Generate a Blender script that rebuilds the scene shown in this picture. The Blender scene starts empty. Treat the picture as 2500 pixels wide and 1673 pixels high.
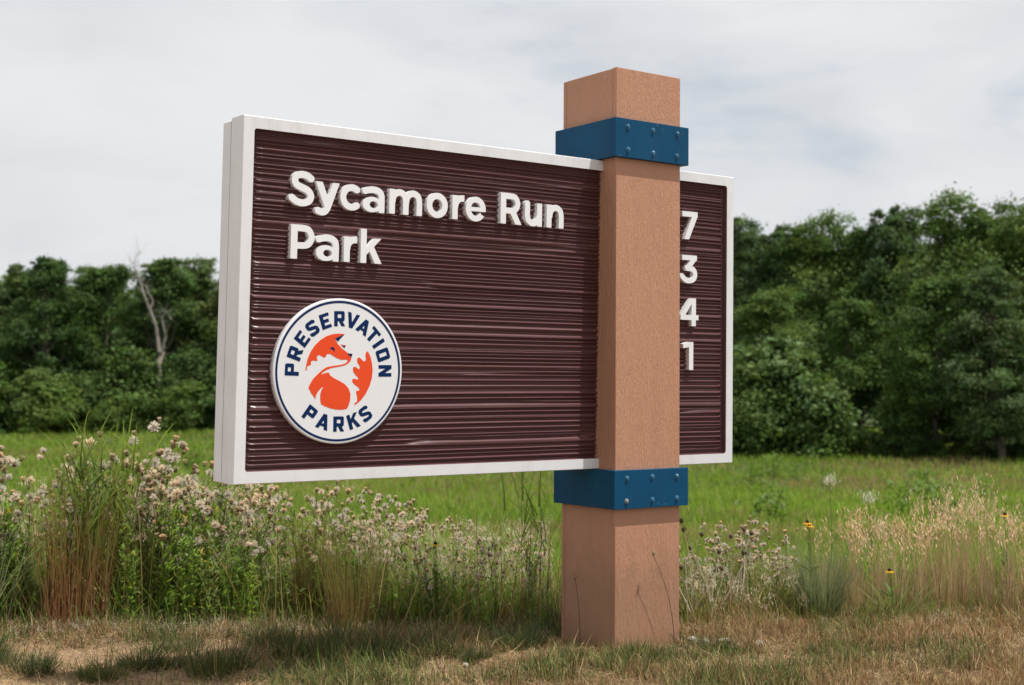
import bpy, math, random
import numpy as np
from math import sin, cos, radians, pi
from mathutils import Matrix, Vector
from mathutils.geometry import tessellate_polygon

scene = bpy.context.scene
COL = scene.collection
PREC = 'label'

# ------------------------------------------------------------------ camera
CAM = np.array([-1.8754, -4.1258, 1.04])
YAW, PITCH, ROLL, FPX = .6267, .0293, .0055, 3301.6
fw = np.array([sin(YAW)*cos(PITCH), cos(YAW)*cos(PITCH), sin(PITCH)])
rt = np.array([cos(YAW), -sin(YAW), 0.0])
up = np.cross(rt, fw)
rt, up = rt*cos(ROLL)+up*sin(ROLL), -rt*sin(ROLL)+up*cos(ROLL)
cam = bpy.data.cameras.new('camera')
cam.sensor_width = 36.0
cam.lens = FPX/2500*36
cam.clip_end = 3000
cam.clip_start = .05
cam.dof.use_dof = True
cam.dof.focus_distance = 4.95
cam.dof.aperture_fstop = 3.6
cam.dof.aperture_blades = 7
cam_ob = bpy.data.objects.new('camera', cam)
COL.objects.link(cam_ob)
m = Matrix.Identity(4)
for i in range(3):
    m[i][0], m[i][1], m[i][2], m[i][3] = rt[i], up[i], -fw[i], CAM[i]
cam_ob.matrix_world = m
scene.camera = cam_ob

# ------------------------------------------------------------------ sky and sun
SUN = Vector((.76, -1.0, 3.05)).normalized()
SUN_EL = math.asin(SUN.z)
world = bpy.data.worlds.new('World')
scene.world = world
world.use_nodes = True
wn, wl = world.node_tree.nodes, world.node_tree.links
wn.clear()
w_out = wn.new('ShaderNodeOutputWorld')
w_bg = wn.new('ShaderNodeBackground')
w_bg.inputs['Strength'].default_value = .1
sky = wn.new('ShaderNodeTexSky')
sky.sky_type = 'NISHITA'
sky.sun_disc = False
sky.sun_elevation = SUN_EL
sky.sun_rotation = math.atan2(SUN.x, SUN.y)
sky.air_density = 1.0
sky.dust_density = .7
tc = wn.new('ShaderNodeTexCoord')
def wnoise(scale, sz, detail, rough, loc, rot=0.0, dist=0.0):
    mp = wn.new('ShaderNodeMapping')
    mp.inputs['Scale'].default_value = (scale, scale, scale*sz)
    mp.inputs['Location'].default_value = loc
    mp.inputs['Rotation'].default_value = (0.0, rot, 0.0)
    wl.new(tc.outputs['Generated'], mp.inputs['Vector'])
    n = wn.new('ShaderNodeTexNoise')
    n.inputs['Scale'].default_value = 1.0
    n.inputs['Detail'].default_value = detail
    n.inputs['Roughness'].default_value = rough
    n.inputs['Distortion'].default_value = dist
    wl.new(mp.outputs['Vector'], n.inputs['Vector'])
    return n
def ramp(nt, src, stops):
    r = nt.nodes.new('ShaderNodeValToRGB')
    el = r.color_ramp.elements
    while len(el) < len(stops):
        el.new(.5)
    for e, (p, c) in zip(el, stops):
        e.position = p
        e.color = (c[0], c[1], c[2], 1) if hasattr(c, '__len__') else (c, c, c, 1)
    nt.links.new(src, r.inputs['Fac'])
    return r
n1 = wnoise(3.1, 3.0, 6, .55, (27.91, 15.37, 21.38), .28, .35)
n2 = wnoise(5.0, 2.6, 5, .5, (15.07, 7.2, 26.29), .2, .2)
cover = ramp(world.node_tree, n1.outputs['Fac'], [(.28, .55), (.40, .92), (.50, 1.0)])
tone = ramp(world.node_tree, n2.outputs['Fac'], [(.32, (7.0, 7.2, 7.5)), (.50, (7.65, 7.8, 8.05)), (.66, (8.15, 8.25, 8.4))])
mix = wn.new('ShaderNodeMix')
mix.data_type = 'RGBA'
wl.new(cover.outputs['Color'], mix.inputs['Factor'])
wl.new(sky.outputs['Color'], mix.inputs['A'])
wl.new(tone.outputs['Color'], mix.inputs['B'])
wl.new(mix.outputs['Result'], w_bg.inputs['Color'])
wl.new(w_bg.outputs['Background'], w_out.inputs['Surface'])

sun = bpy.data.lights.new('sun', 'SUN')
sun.energy = 5.0
sun.angle = radians(1.0)
sun.color = (1.0, .975, .935)
sun_ob = bpy.data.objects.new('sun', sun)
COL.objects.link(sun_ob)
sun_ob.location = (4, -6, 14)
sun_ob.rotation_euler = SUN.to_track_quat('Z', 'Y').to_euler()

vs = scene.view_settings
vs.view_transform = 'Standard'
vs.look = 'None'
vs.exposure = 0.0
vs.gamma = 1.0
vs.use_curve_mapping = False
scene.cycles.max_bounces = 6
scene.cycles.transparent_max_bounces = 4
scene.cycles.use_denoising = True

# ------------------------------------------------------------------ helpers
rng = np.random.default_rng(7)
Fh = np.array([sin(YAW), cos(YAW)])      # level view direction
Rh = np.array([cos(YAW), -sin(YAW)])

def vpos(u, px):
    """spot on the ground u metres ahead, in the direction seen at photo column px"""
    v = (px-1250)/FPX*u
    p = CAM[:2]+u*Fh+v*Rh
    return p[0], p[1]

def hash2(ix, iy, seed):
    h = (ix.astype(np.int64)*374761393+iy.astype(np.int64)*668265263+seed*974711) & 0xffffffff
    h = ((h ^ (h >> 13))*1274126177) & 0xffffffff
    return ((h ^ (h >> 16)) & 0xffff)/65535.0

def vnoise(x, y, seed=0):
    x, y = np.asarray(x, float), np.asarray(y, float)
    ix, iy = np.floor(x), np.floor(y)
    fx, fy = x-ix, y-iy
    fx, fy = fx*fx*(3-2*fx), fy*fy*(3-2*fy)
    a, b = hash2(ix, iy, seed), hash2(ix+1, iy, seed)
    c, d = hash2(ix, iy+1, seed), hash2(ix+1, iy+1, seed)
    return (a*(1-fx)+b*fx)*(1-fy)+(c*(1-fx)+d*fx)*fy

def fbm(x, y, seed=0, octv=3):
    s, a, t = 0, .5, 0
    for k in range(octv):
        s = s+a*vnoise(np.asarray(x)*2**k, np.asarray(y)*2**k, seed+k*17)
        t += a
        a *= .5
    return s/t

def uv_of(x, y):
    dx, dy = np.asarray(x)-CAM[0], np.asarray(y)-CAM[1]
    return dx*Fh[0]+dy*Fh[1], dx*Rh[0]+dy*Rh[1]

def terrain(x, y):
    u, v = uv_of(x, y)
    z = np.where(u > 7.0, -1.75*(1-np.exp(-(np.maximum(u, 7.0)-7.0)/17.0)), 0.0)
    near = np.clip((9-np.abs(u-4))/5, 0, 1)
    z = z+near*((fbm(np.asarray(x)*2.2, np.asarray(y)*2.2, 3)-.5)*.045+(fbm(np.asarray(x)*11, np.asarray(y)*11, 5)-.5)*.022)
    far = np.clip((u-12)/20, 0, 1)
    z = z+far*(fbm(np.asarray(x)*.11, np.asarray(y)*.11, 9)-.5)*.5
    return z

def dirt_mask(x, y):
    """1 where the soil lies bare"""
    u, v = uv_of(x, y)
    n = fbm(np.asarray(x)*1.7, np.asarray(y)*1.7, 21, 4)
    base = np.clip((-.55-v)/.45, 0, 1)*np.clip((5.42-u)/.12, 0, 1)
    spot = np.clip((n-.63)/.08, 0, 1)*np.clip((5.6-u)/.3, 0, 1)*.6
    st_ = .95*np.exp(-((v-.80)/.20)**2-((u-5.47)/.07)**2)
    return np.clip(base*np.clip((n-.27)/.09, 0, 1)+spot+st_, 0, 1)

def new_mesh(name, verts, faces, smooth=False):
    me = bpy.data.meshes.new(name)
    me.from_pydata([tuple(map(float, v)) for v in verts], [], faces)
    if smooth:
        me.shade_smooth()
    me.update()
    return me

def link(o, parent=None):
    COL.objects.link(o)
    if parent is not None:
        o.parent = parent
    return o

def obj(name, verts, faces, mat, parent=None, smooth=False):
    me = new_mesh(name, verts, faces, smooth)
    if mat is not None:
        me.materials.append(mat)
    return link(bpy.data.objects.new(name, me), parent)

def tag(o, label=None, cat=None, group=None, kind=None):
    if label:
        o['label'] = label
    if cat:
        o['category'] = cat
    if group:
        o['group'] = group
    if kind:
        o['kind'] = kind
    return o

def empty(name, loc=(0, 0, 0), rz=0.0):
    o = bpy.data.objects.new(name, None)
    o.empty_display_size = .2
    o.location = loc
    o.rotation_euler = (0, 0, rz)
    return link(o)

def copy_tree(root, loc, rz, scale, label=None, cat=None, group=None, tilt=(0, 0)):
    def cp(o, parent):
        c = o.copy()
        COL.objects.link(c)
        c.parent = parent
        for ch in o.children:
            cp(ch, c)
        return c
    r = cp(root, None)
    place(r, loc, rz, scale, tilt)
    tag(r, label, cat, group)
    return r

def place(r, loc, rz, scale, tilt=(0, 0)):
    r.location = loc
    r.rotation_euler = (tilt[0], tilt[1], rz)
    r.scale = scale if hasattr(scale, '__len__') else (scale,)*3

class Soup:
    """collects vertices, faces and a colour for every vertex; built as one mesh"""
    def __init__(s):
        s.v, s.q, s.t, s.c, s.n = [], [], [], [], 0
    def add(s, v, quads, tris, col):
        v = np.asarray(v, float).reshape(-1, 3)
        if quads is not None and len(quads):
            s.q.append(np.asarray(quads)+s.n)
        if tris is not None and len(tris):
            s.t.append(np.asarray(tris)+s.n)
        c = np.asarray(col, float)
        if c.ndim == 1:
            c = np.tile(c, (len(v), 1))
        s.v.append(v)
        s.c.append(c)
        s.n += len(v)
    def mesh(s, name, mat, smooth=False):
        me = bpy.data.meshes.new(name)
        v = np.concatenate(s.v).astype(np.float32)
        c = np.concatenate(s.c).astype(np.float32)
        q = np.concatenate(s.q).reshape(-1, 4) if s.q else np.zeros((0, 4), int)
        t = np.concatenate(s.t).reshape(-1, 3) if s.t else np.zeros((0, 3), int)
        me.vertices.add(len(v))
        me.vertices.foreach_set('co', v.ravel())
        me.loops.add(len(q)*4+len(t)*3)
        me.loops.foreach_set('vertex_index', np.concatenate([q.ravel(), t.ravel()]).astype(np.int32))
        me.polygons.add(len(q)+len(t))
        st = np.concatenate([np.arange(len(q))*4, len(q)*4+np.arange(len(t))*3]).astype(np.int32)
        me.polygons.foreach_set('loop_start', st)
        me.update(calc_edges=True)
        a = me.color_attributes.new('Col', 'FLOAT_COLOR', 'POINT')
        a.data.foreach_set('color', np.concatenate([c, np.ones((len(c), 1), np.float32)], 1).astype(np.float32).ravel())
        if smooth:
            me.shade_smooth()
        me.materials.append(mat)
        return me
    def build(s, name, mat, parent=None, smooth=False):
        return link(bpy.data.objects.new(name, s.mesh(name, mat, smooth)), parent)

def blades(S, P, az, lean, bend, L, w, cb, ct, segs=3, twist=None, mid=None):
    """grass blades or leaves: P (n,3), everything else scalars or (n,) arrays, colours (n,3)"""
    n = len(P)
    f = lambda a: np.broadcast_to(np.asarray(a, float), (n,))
    az, lean, bend, L, w = f(az), f(lean), f(bend), f(L), f(w)
    cb, ct = np.broadcast_to(cb, (n, 3)), np.broadcast_to(ct, (n, 3))
    d = np.stack([np.cos(az), np.sin(az)], 1)
    fa = az+pi/2+(f(twist) if twist is not None else rng.normal(0, .7, n))
    side = np.stack([np.cos(fa), np.sin(fa), np.zeros(n)], 1)
    p = P.astype(float).copy()
    rows, cols = [], []
    for k in range(segs+1):
        t = k/segs
        if mid is None:
            wk = w*(1-t)**.7*.5
        else:
            wk = w*.5*np.clip(np.sin(pi*min(1, max(t, .04))**mid), .06, 1)
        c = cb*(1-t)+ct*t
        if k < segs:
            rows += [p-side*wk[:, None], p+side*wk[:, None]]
            cols += [c, c]
        else:
            rows.append(p.copy())
            cols.append(c)
        a = lean+bend*(t+.5/segs)
        st = np.stack([np.sin(a)*d[:, 0], np.sin(a)*d[:, 1], np.cos(a)], 1)*(L/segs)[:, None]
        p = p+st
    m_ = 2*segs+1
    V = np.stack(rows, 1).reshape(-1, 3)
    Cc = np.stack(cols, 1).reshape(-1, 3)
    b = (np.arange(n)*m_)[:, None]
    q = np.concatenate([b+np.array([[2*k, 2*k+1, 2*k+3, 2*k+2]]) for k in range(segs-1)], 0) if segs > 1 else None
    t3 = b+np.array([[2*segs-2, 2*segs-1, 2*segs]])
    S.add(V, q, t3, Cc)
    return p        # the tips

def tube(S, pts, rad, col, n=6, col2=None):
    pts = np.asarray(pts, float)
    k = len(pts)
    rad = np.broadcast_to(np.asarray(rad, float), (k,))
    tg = np.gradient(pts, axis=0)
    tg /= np.linalg.norm(tg, axis=1)[:, None]+1e-9
    ref = np.array([.3, .9, .1]) if abs(tg[0][2]) > .8 else np.array([0, 0, 1.0])
    a = np.cross(tg, ref)
    a /= np.linalg.norm(a, axis=1)[:, None]+1e-9
    b = np.cross(tg, a)
    an = np.arange(n)*2*pi/n
    ring = pts[:, None]+rad[:, None, None]*(np.cos(an)[None, :, None]*a[:, None]+np.sin(an)[None, :, None]*b[:, None])
    q = [[i*n+j, i*n+(j+1) % n, (i+1)*n+(j+1) % n, (i+1)*n+j] for i in range(k-1) for j in range(n)]
    c = np.asarray(col, float)
    if col2 is not None:
        tt = np.linspace(0, 1, k)[:, None, None]
        c = (c*(1-tt)+np.asarray(col2)*tt)*np.ones((k, n, 1))
        c = c.reshape(-1, 3)
    S.add(ring.reshape(-1, 3), q, None, c)

def boxv(x0, x1, y0, y1, z0, z1, bev=0.0):
    """box with chamfered edges"""
    if bev <= 0:
        v = [(x, y, z) for x in (x0, x1) for y in (y0, y1) for z in (z0, z1)]
        return v, [(0, 1, 3, 2), (4, 6, 7, 5), (0, 4, 5, 1), (2, 3, 7, 6), (0, 2, 6, 4), (1, 5, 7, 3)]
    lo, hi = np.array([x0, y0, z0]), np.array([x1, y1, z1])
    v, idx = [], {}
    for c in range(8):
        s = [(c >> 2) & 1, (c >> 1) & 1, c & 1]
        for ax in range(3):
            p = [(hi[i]-bev if s[i] else lo[i]+bev) for i in range(3)]
            p[ax] = hi[ax] if s[ax] else lo[ax]
            idx[c, ax] = len(v)
            v.append(tuple(p))
    f = []
    bit = {0: 4, 1: 2, 2: 1}
    for ax in range(3):
        a, b = [i for i in range(3) if i != ax]
        for s in (0, 1):
            base = bit[ax]*s
            f.append(tuple(idx[base+k, ax] for k in (0, bit[a], bit[a]+bit[b], bit[b])))
        for sa in (0, 1):
            for sb in (0, 1):
                c0 = bit[a]*sa+bit[b]*sb
                c1 = c0+bit[ax]
                f.append((idx[c0, a], idx[c1, a], idx[c1, b], idx[c0, b]))
    for c in range(8):
        f.append((idx[c, 0], idx[c, 1], idx[c, 2]))
    return v, f

def fix_normals(me):
    import bmesh
    bm = bmesh.new()
    bm.from_mesh(me)
    bmesh.ops.recalc_face_normals(bm, faces=bm.faces)
    bm.to_mesh(me)
    bm.free()

# ------------------------------------------------------------------ materials
def mat_new(name):
    mt = bpy.data.materials.new(name)
    mt.use_nodes = True
    nt = mt.node_tree
    return mt, nt, nt.nodes['Principled BSDF']

def nnode(nt, kind, **kw):
    n = nt.nodes.new(kind)
    for k, v in kw.items():
        if k in n.inputs:
            n.inputs[k].default_value = v
        else:
            setattr(n, k, v)
    return n

def tex(nt, scale=(1, 1, 1), nscale=1.0, detail=4, rough=.55, dist=0.0):
    t = nt.nodes.new('ShaderNodeTexCoord')
    mp = nnode(nt, 'ShaderNodeMapping', Scale=scale)
    nt.links.new(t.outputs['Object'], mp.inputs['Vector'])
    n = nnode(nt, 'ShaderNodeTexNoise', Scale=nscale, Detail=detail, Roughness=rough, Distortion=dist)
    nt.links.new(mp.outputs['Vector'], n.inputs['Vector'])
    return n

def mixc(nt, fac, a, b, blend='MIX'):
    m_ = nnode(nt, 'ShaderNodeMix', data_type='RGBA', blend_type=blend)
    for nm, s in (('Factor', fac), ('A', a), ('B', b)):
        sock = [i for i in m_.inputs if i.name == nm and (i.type == 'RGBA' or (nm == 'Factor' and i.type == 'VALUE'))][0]
        if hasattr(s, 'is_linked'):
            nt.links.new(s, sock)
        else:
            sock.default_value = (*s, 1) if hasattr(s, '__len__') else s
    return [o for o in m_.outputs if o.type == 'RGBA'][0]

def bump(nt, bsdf, height, strength, dist):
    b = nnode(nt, 'ShaderNodeBump', Strength=strength, Distance=dist)
    nt.links.new(height, b.inputs['Height'])
    nt.links.new(b.outputs['Normal'], bsdf.inputs['Normal'])
    return b

def painted(name, col, rough=.5, var=.06, dirt=None, bumps=.0, spec=.5):
    mt, nt, bs = mat_new(name)
    n = tex(nt, (1, 1, 1), 9, 6, .65)
    lo = tuple(c*(1-var) for c in col)
    hi = tuple(min(1, c*(1+var)) for c in col)
    c = mixc(nt, ramp(nt, n.outputs['Fac'], [(.3, 0), (.7, 1)]).outputs['Color'], lo, hi)
    if dirt:
        n2 = tex(nt, (14, 14, 2.2), 1, 6, .7)
        c = mixc(nt, ramp(nt, n2.outputs['Fac'], [(.52, 0), (.78, dirt[1])]).outputs['Color'], c, dirt[0])
    nt.links.new(c, bs.inputs['Base Color'])
    bs.inputs['Roughness'].default_value = rough
    bs.inputs['Specular IOR Level'].default_value = spec
    if bumps:
        n3 = tex(nt, (1, 1, 1), 260, 3, .6)
        bump(nt, bs, n3.outputs['Fac'], bumps, .001)
    return mt

M = {}
M['white'] = painted('white_paint', (.715, .722, .730), .5, .05, ((.52, .50, .47), .55), .25, .3)
M['letter'] = painted('letter_paint', (.795, .80, .805), .5, .025, None, .12, .3)
M['badge'] = painted('badge_face', (.755, .765, .775), .45, .015, None, .05, .25)
M['navy'] = painted('navy_print', (.002, .021, .090), .5, .05, None, 0, .12)
M['orange'] = painted('orange_print', (.78, .075, .018), .5, .03, None, 0, .2)
M['rose'] = painted('rose_print', (.62, .07, .09), .45, .03)
M['blue'] = painted('blue_powder_coat', (.002, .058, .128), .5, .10, ((.10, .16, .20), .10), .5, .15)
def chips(mt, scale, col, size):
    nt = mt.node_tree
    bs = nt.nodes['Principled BSDF']
    old = bs.inputs['Base Color'].links[0].from_socket
    t = nt.nodes.new('ShaderNodeTexCoord')
    vo = nnode(nt, 'ShaderNodeTexVoronoi', Scale=scale)
    nt.links.new(t.outputs['Object'], vo.inputs['Vector'])
    big = tex(nt, (1, 1, 1), 6, 3, .6)
    a = ramp(nt, vo.outputs['Distance'], [(size, 1), (size*1.6, 0)])
    b = ramp(nt, big.outputs['Fac'], [(.52, 0), (.60, .7)])
    f_ = mixc(nt, 1.0, a.outputs['Color'], b.outputs['Color'], 'MULTIPLY')
    nt.links.new(mixc(nt, f_, old, col), bs.inputs['Base Color'])
chips(M['blue'], 42, (.30, .36, .40), .06)
chips(M['white'], 30, (.40, .37, .33), .05)
M['steel'] = painted('screw_steel', (.05, .16, .25), .35, .2)
M['baresteel'] = painted('bare_steel', (.24, .24, .24), .4, .2)
M['rust'] = painted('rust_stain', (.30, .16, .06), .8, .3)
M['seam'] = painted('seam_caulk', (.03, .025, .02), .9, .2)  # dark caulk colour of the joint between the boards

def ribbed_mat():
    mt, nt, bs = mat_new('brown_gloss_paint')
    n = tex(nt, (1.2, 1.2, 26), 2.2, 5, .6)
    c = mixc(nt, n.outputs['Fac'], (.086, .035, .036), (.132, .058, .058))
    n2 = tex(nt, (.6, 1, 9), 3.0, 4, .6)
    c = mixc(nt, ramp(nt, n2.outputs['Fac'], [(.58, 0), (.75, .5)]).outputs['Color'], c, (.135, .072, .072))
    nt.links.new(c, bs.inputs['Base Color'])
    bs.inputs['Roughness'].default_value = .30
    bs.inputs['Specular IOR Level'].default_value = .55
    n3 = tex(nt, (40, 40, 160), 1.0, 4, .6)
    bump(nt, bs, n3.outputs['Fac'], .18, .002)
    return mt
M['brown'] = ribbed_mat()

def post_mat():
    mt, nt, bs = mat_new('clay_wood_grain_siding')
    n = tex(nt, (1, 1, .12), 20, 5, .6)
    c = mixc(nt, n.outputs['Fac'], (.455, .228, .138), (.525, .272, .168))
    # rain splash soil near the ground and thin stains
    t = nt.nodes.new('ShaderNodeTexCoord')
    sp = nt.nodes.new('ShaderNodeSeparateXYZ')
    nt.links.new(t.outputs['Object'], sp.inputs['Vector'])
    n4 = tex(nt, (1, 1, .5), 14, 5, .7)
    ad = nnode(nt, 'ShaderNodeMath', operation='MULTIPLY_ADD')
    nt.links.new(n4.outputs['Fac'], ad.inputs[0])
    ad.inputs[1].default_value = -.5
    nt.links.new(sp.outputs['Z'], ad.inputs[2])
    c = mixc(nt, ramp(nt, ad.outputs[0], [(0.0, .55), (.16, 0)]).outputs['Color'], c, (.30, .175, .105))
    n5 = tex(nt, (1, 1, .06), 16, 4, .6)
    c = mixc(nt, ramp(nt, n5.outputs['Fac'], [(.52, 0), (.75, .22)]).outputs['Color'], c, (.40, .20, .125))
    vo = nnode(nt, 'ShaderNodeTexVoronoi', Scale=13.0)
    nt.links.new(t.outputs['Object'], vo.inputs['Vector'])
    c = mixc(nt, ramp(nt, vo.outputs['Distance'], [(.025, .6), (.05, 0)]).outputs['Color'], c, (.16, .075, .045))
    nt.links.new(c, bs.inputs['Base Color'])
    bs.inputs['Roughness'].default_value = .6
    bs.inputs['Specular IOR Level'].default_value = .35
    # embossed grain: fine wavy vertical ridges with pits
    g = tex(nt, (1, 1, .07), 190, 2, .5, .7)
    g2 = tex(nt, (1, 1, .30), 230, 3, .65, .6)
    h = nnode(nt, 'ShaderNodeMath', operation='MULTIPLY_ADD')
    nt.links.new(g2.outputs['Fac'], h.inputs[0])
    h.inputs[1].default_value = .7
    nt.links.new(g.outputs['Fac'], h.inputs[2])
    bump(nt, bs, h.outputs[0], .8, .0060)
    return mt
M['post'] = post_mat()

def leaf_mat(name, trans=.35, rough=.55, spec=.25, tc_=(1.12, 1.15, .68)):
    mt = bpy.data.materials.new(name)
    mt.use_nodes = True
    nt = mt.node_tree
    bs = nt.nodes['Principled BSDF']
    out = nt.nodes['Material Output']
    at = nnode(nt, 'ShaderNodeAttribute', attribute_name='Col')
    oi = nt.nodes.new('ShaderNodeObjectInfo')
    r = ramp(nt, oi.outputs['Random'], [(0, (.82, .86, .80)), (.5, (1, 1, 1)), (1, (1.18, 1.10, .95))])
    c = mixc(nt, 1.0, at.outputs['Color'], r.outputs['Color'], 'MULTIPLY')
    nt.links.new(c, bs.inputs['Base Color'])
    bs.inputs['Roughness'].default_value = rough
    bs.inputs['Specular IOR Level'].default_value = spec
    if trans > 0:
        tr = nt.nodes.new('ShaderNodeBsdfTranslucent')
        c2 = mixc(nt, 1.0, c, tc_, 'MULTIPLY')
        nt.links.new(c2, tr.inputs['Color'])
        ms = nnode(nt, 'ShaderNodeMixShader', Fac=trans)
        nt.links.new(bs.outputs['BSDF'], ms.inputs[1])
        nt.links.new(tr.outputs['BSDF'], ms.inputs[2])
        nt.links.new(ms.outputs['Shader'], out.inputs['Surface'])
    return mt
M['grass'] = leaf_mat('grass_blade', .48)
M['straw'] = leaf_mat('dry_grass_blade', .30, .7, .15, (1.05, 1.0, .88))
M['leaf'] = leaf_mat('tree_leaf', .30, .6, .10)
M['fluff'] = leaf_mat('seed_fluff', .50, .9, .05, (1.05, 1, .95))
M['bark'] = leaf_mat('bark', 0, .9)

def ground_mat():
    mt, nt, bs = mat_new('soil_and_thatch')
    at = nnode(nt, 'ShaderNodeAttribute', attribute_name='Col')
    n = tex(nt, (1, 1, 1), 7, 8, .7)
    n2 = tex(nt, (1, 1, 1), 60, 6, .7)
    c = mixc(nt, ramp(nt, n.outputs['Fac'], [(.3, 0), (.7, 1)]).outputs['Color'], at.outputs['Color'],
             mixc(nt, 1.0, at.outputs['Color'], (.72, .68, .62), 'MULTIPLY'))
    c = mixc(nt, ramp(nt, n2.outputs['Fac'], [(.35, .55), (.55, 0)]).outputs['Color'], c, (.10, .066, .042))
    nt.links.new(c, bs.inputs['Base Color'])
    bs.inputs['Roughness'].default_value = .95
    bs.inputs['Specular IOR Level'].default_value = .15
    bump(nt, bs, n2.outputs['Fac'], .8, .02)
    return mt
M['ground'] = ground_mat()

def stone_mat():
    mt, nt, bs = mat_new('pale_limestone')
    n = tex(nt, (1, 1, 1), 30, 6, .65)
    nt.links.new(mixc(nt, n.outputs['Fac'], (.27, .22, .165), (.47, .41, .33)), bs.inputs['Base Color'])
    bs.inputs['Roughness'].default_value = .9
    bump(nt, bs, n.outputs['Fac'], .6, .01)
    return mt
M['stone'] = stone_mat()

# ------------------------------------------------------------------ ground
def make_ground():
    us = np.concatenate([np.linspace(-12, 2, 10), np.linspace(2.4, 8.4, 150), 8.4*np.exp(np.linspace(.02, math.log(900/8.4), 70))])
    nv = 150
    tv = np.linspace(-1, 1, nv)
    tv = np.sign(tv)*np.abs(tv)**1.8
    V, Cc = [], []
    for u in us:
        half = 6+max(0, abs(u))*1.2
        v = tv*half
        x = CAM[0]+u*Fh[0]+v*Rh[0]
        y = CAM[1]+u*Fh[1]+v*Rh[1]
        z = terrain(x, y)
        V.append(np.stack([x, y, z], 1))
        dm = dirt_mask(x, y)[:, None]
        soil = np.array([.43, .285, .175])
        thatch = np.array([.225, .145, .085])
        green = np.array([.075, .115, .030])
        c = thatch*(1-dm)+soil*dm
        k = np.clip((u-6.2)/1.6, 0, 1)
        Cc.append(c*(1-k)+green*k)
    S = Soup()
    nu = len(us)
    q = [[i*nv+j, i*nv+j+1, (i+1)*nv+j+1, (i+1)*nv+j] for i in range(nu-1) for j in range(nv-1)]
    S.add(np.concatenate(V), q, None, np.concatenate(Cc))
    o = S.build('ground', M['ground'], None, True)
    tag(o, kind='structure')
make_ground()

# ------------------------------------------------------------------ the sign
ZS = .70                       # height of the panel's lower edge
PH, PW, XA, XB = 1.22, 2.2801, 1.5448, 1.8843
YF, YB = -.092, .2456          # post front and back
TOP = 1.5796+ZS
ROOT = np.array([(XA+XB)/2, (YF+YB)/2, 0.0])
sign = empty('park_sign', tuple(ROOT))
tag(sign, 'large brown carved sign with white frame on a clay coloured post, two blue bands', 'park sign')

def panel_pt(x, y, z):
    """panel coordinates (x along, y into the board, z up) to the sign root; the board leans forward by a degree"""
    x, y, z = np.asarray(x, float), np.asarray(y, float), np.asarray(z, float)
    x = x-(x-PW/2)/(PW/2)*.0072*(z-PH/2)/(PH/2)
    z = z-PH/2
    x = x-XA
    y, z = y*cos(.0189)-z*sin(.0189), y*sin(.0189)+z*cos(.0189)
    x, z = x*cos(.0014)-z*sin(.0014), x*sin(.0014)+z*cos(.0014)
    return np.stack([x+XA-ROOT[0], y-ROOT[1], z+PH/2+ZS], -1)

def pan_obj(name, v, f, mat, parent, smooth=False):
    v = np.asarray(v, float)
    o = obj(name, panel_pt(v[:, 0], v[:, 1], v[:, 2]), f, mat, parent, smooth)
    fix_normals(o.data)
    return o

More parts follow.
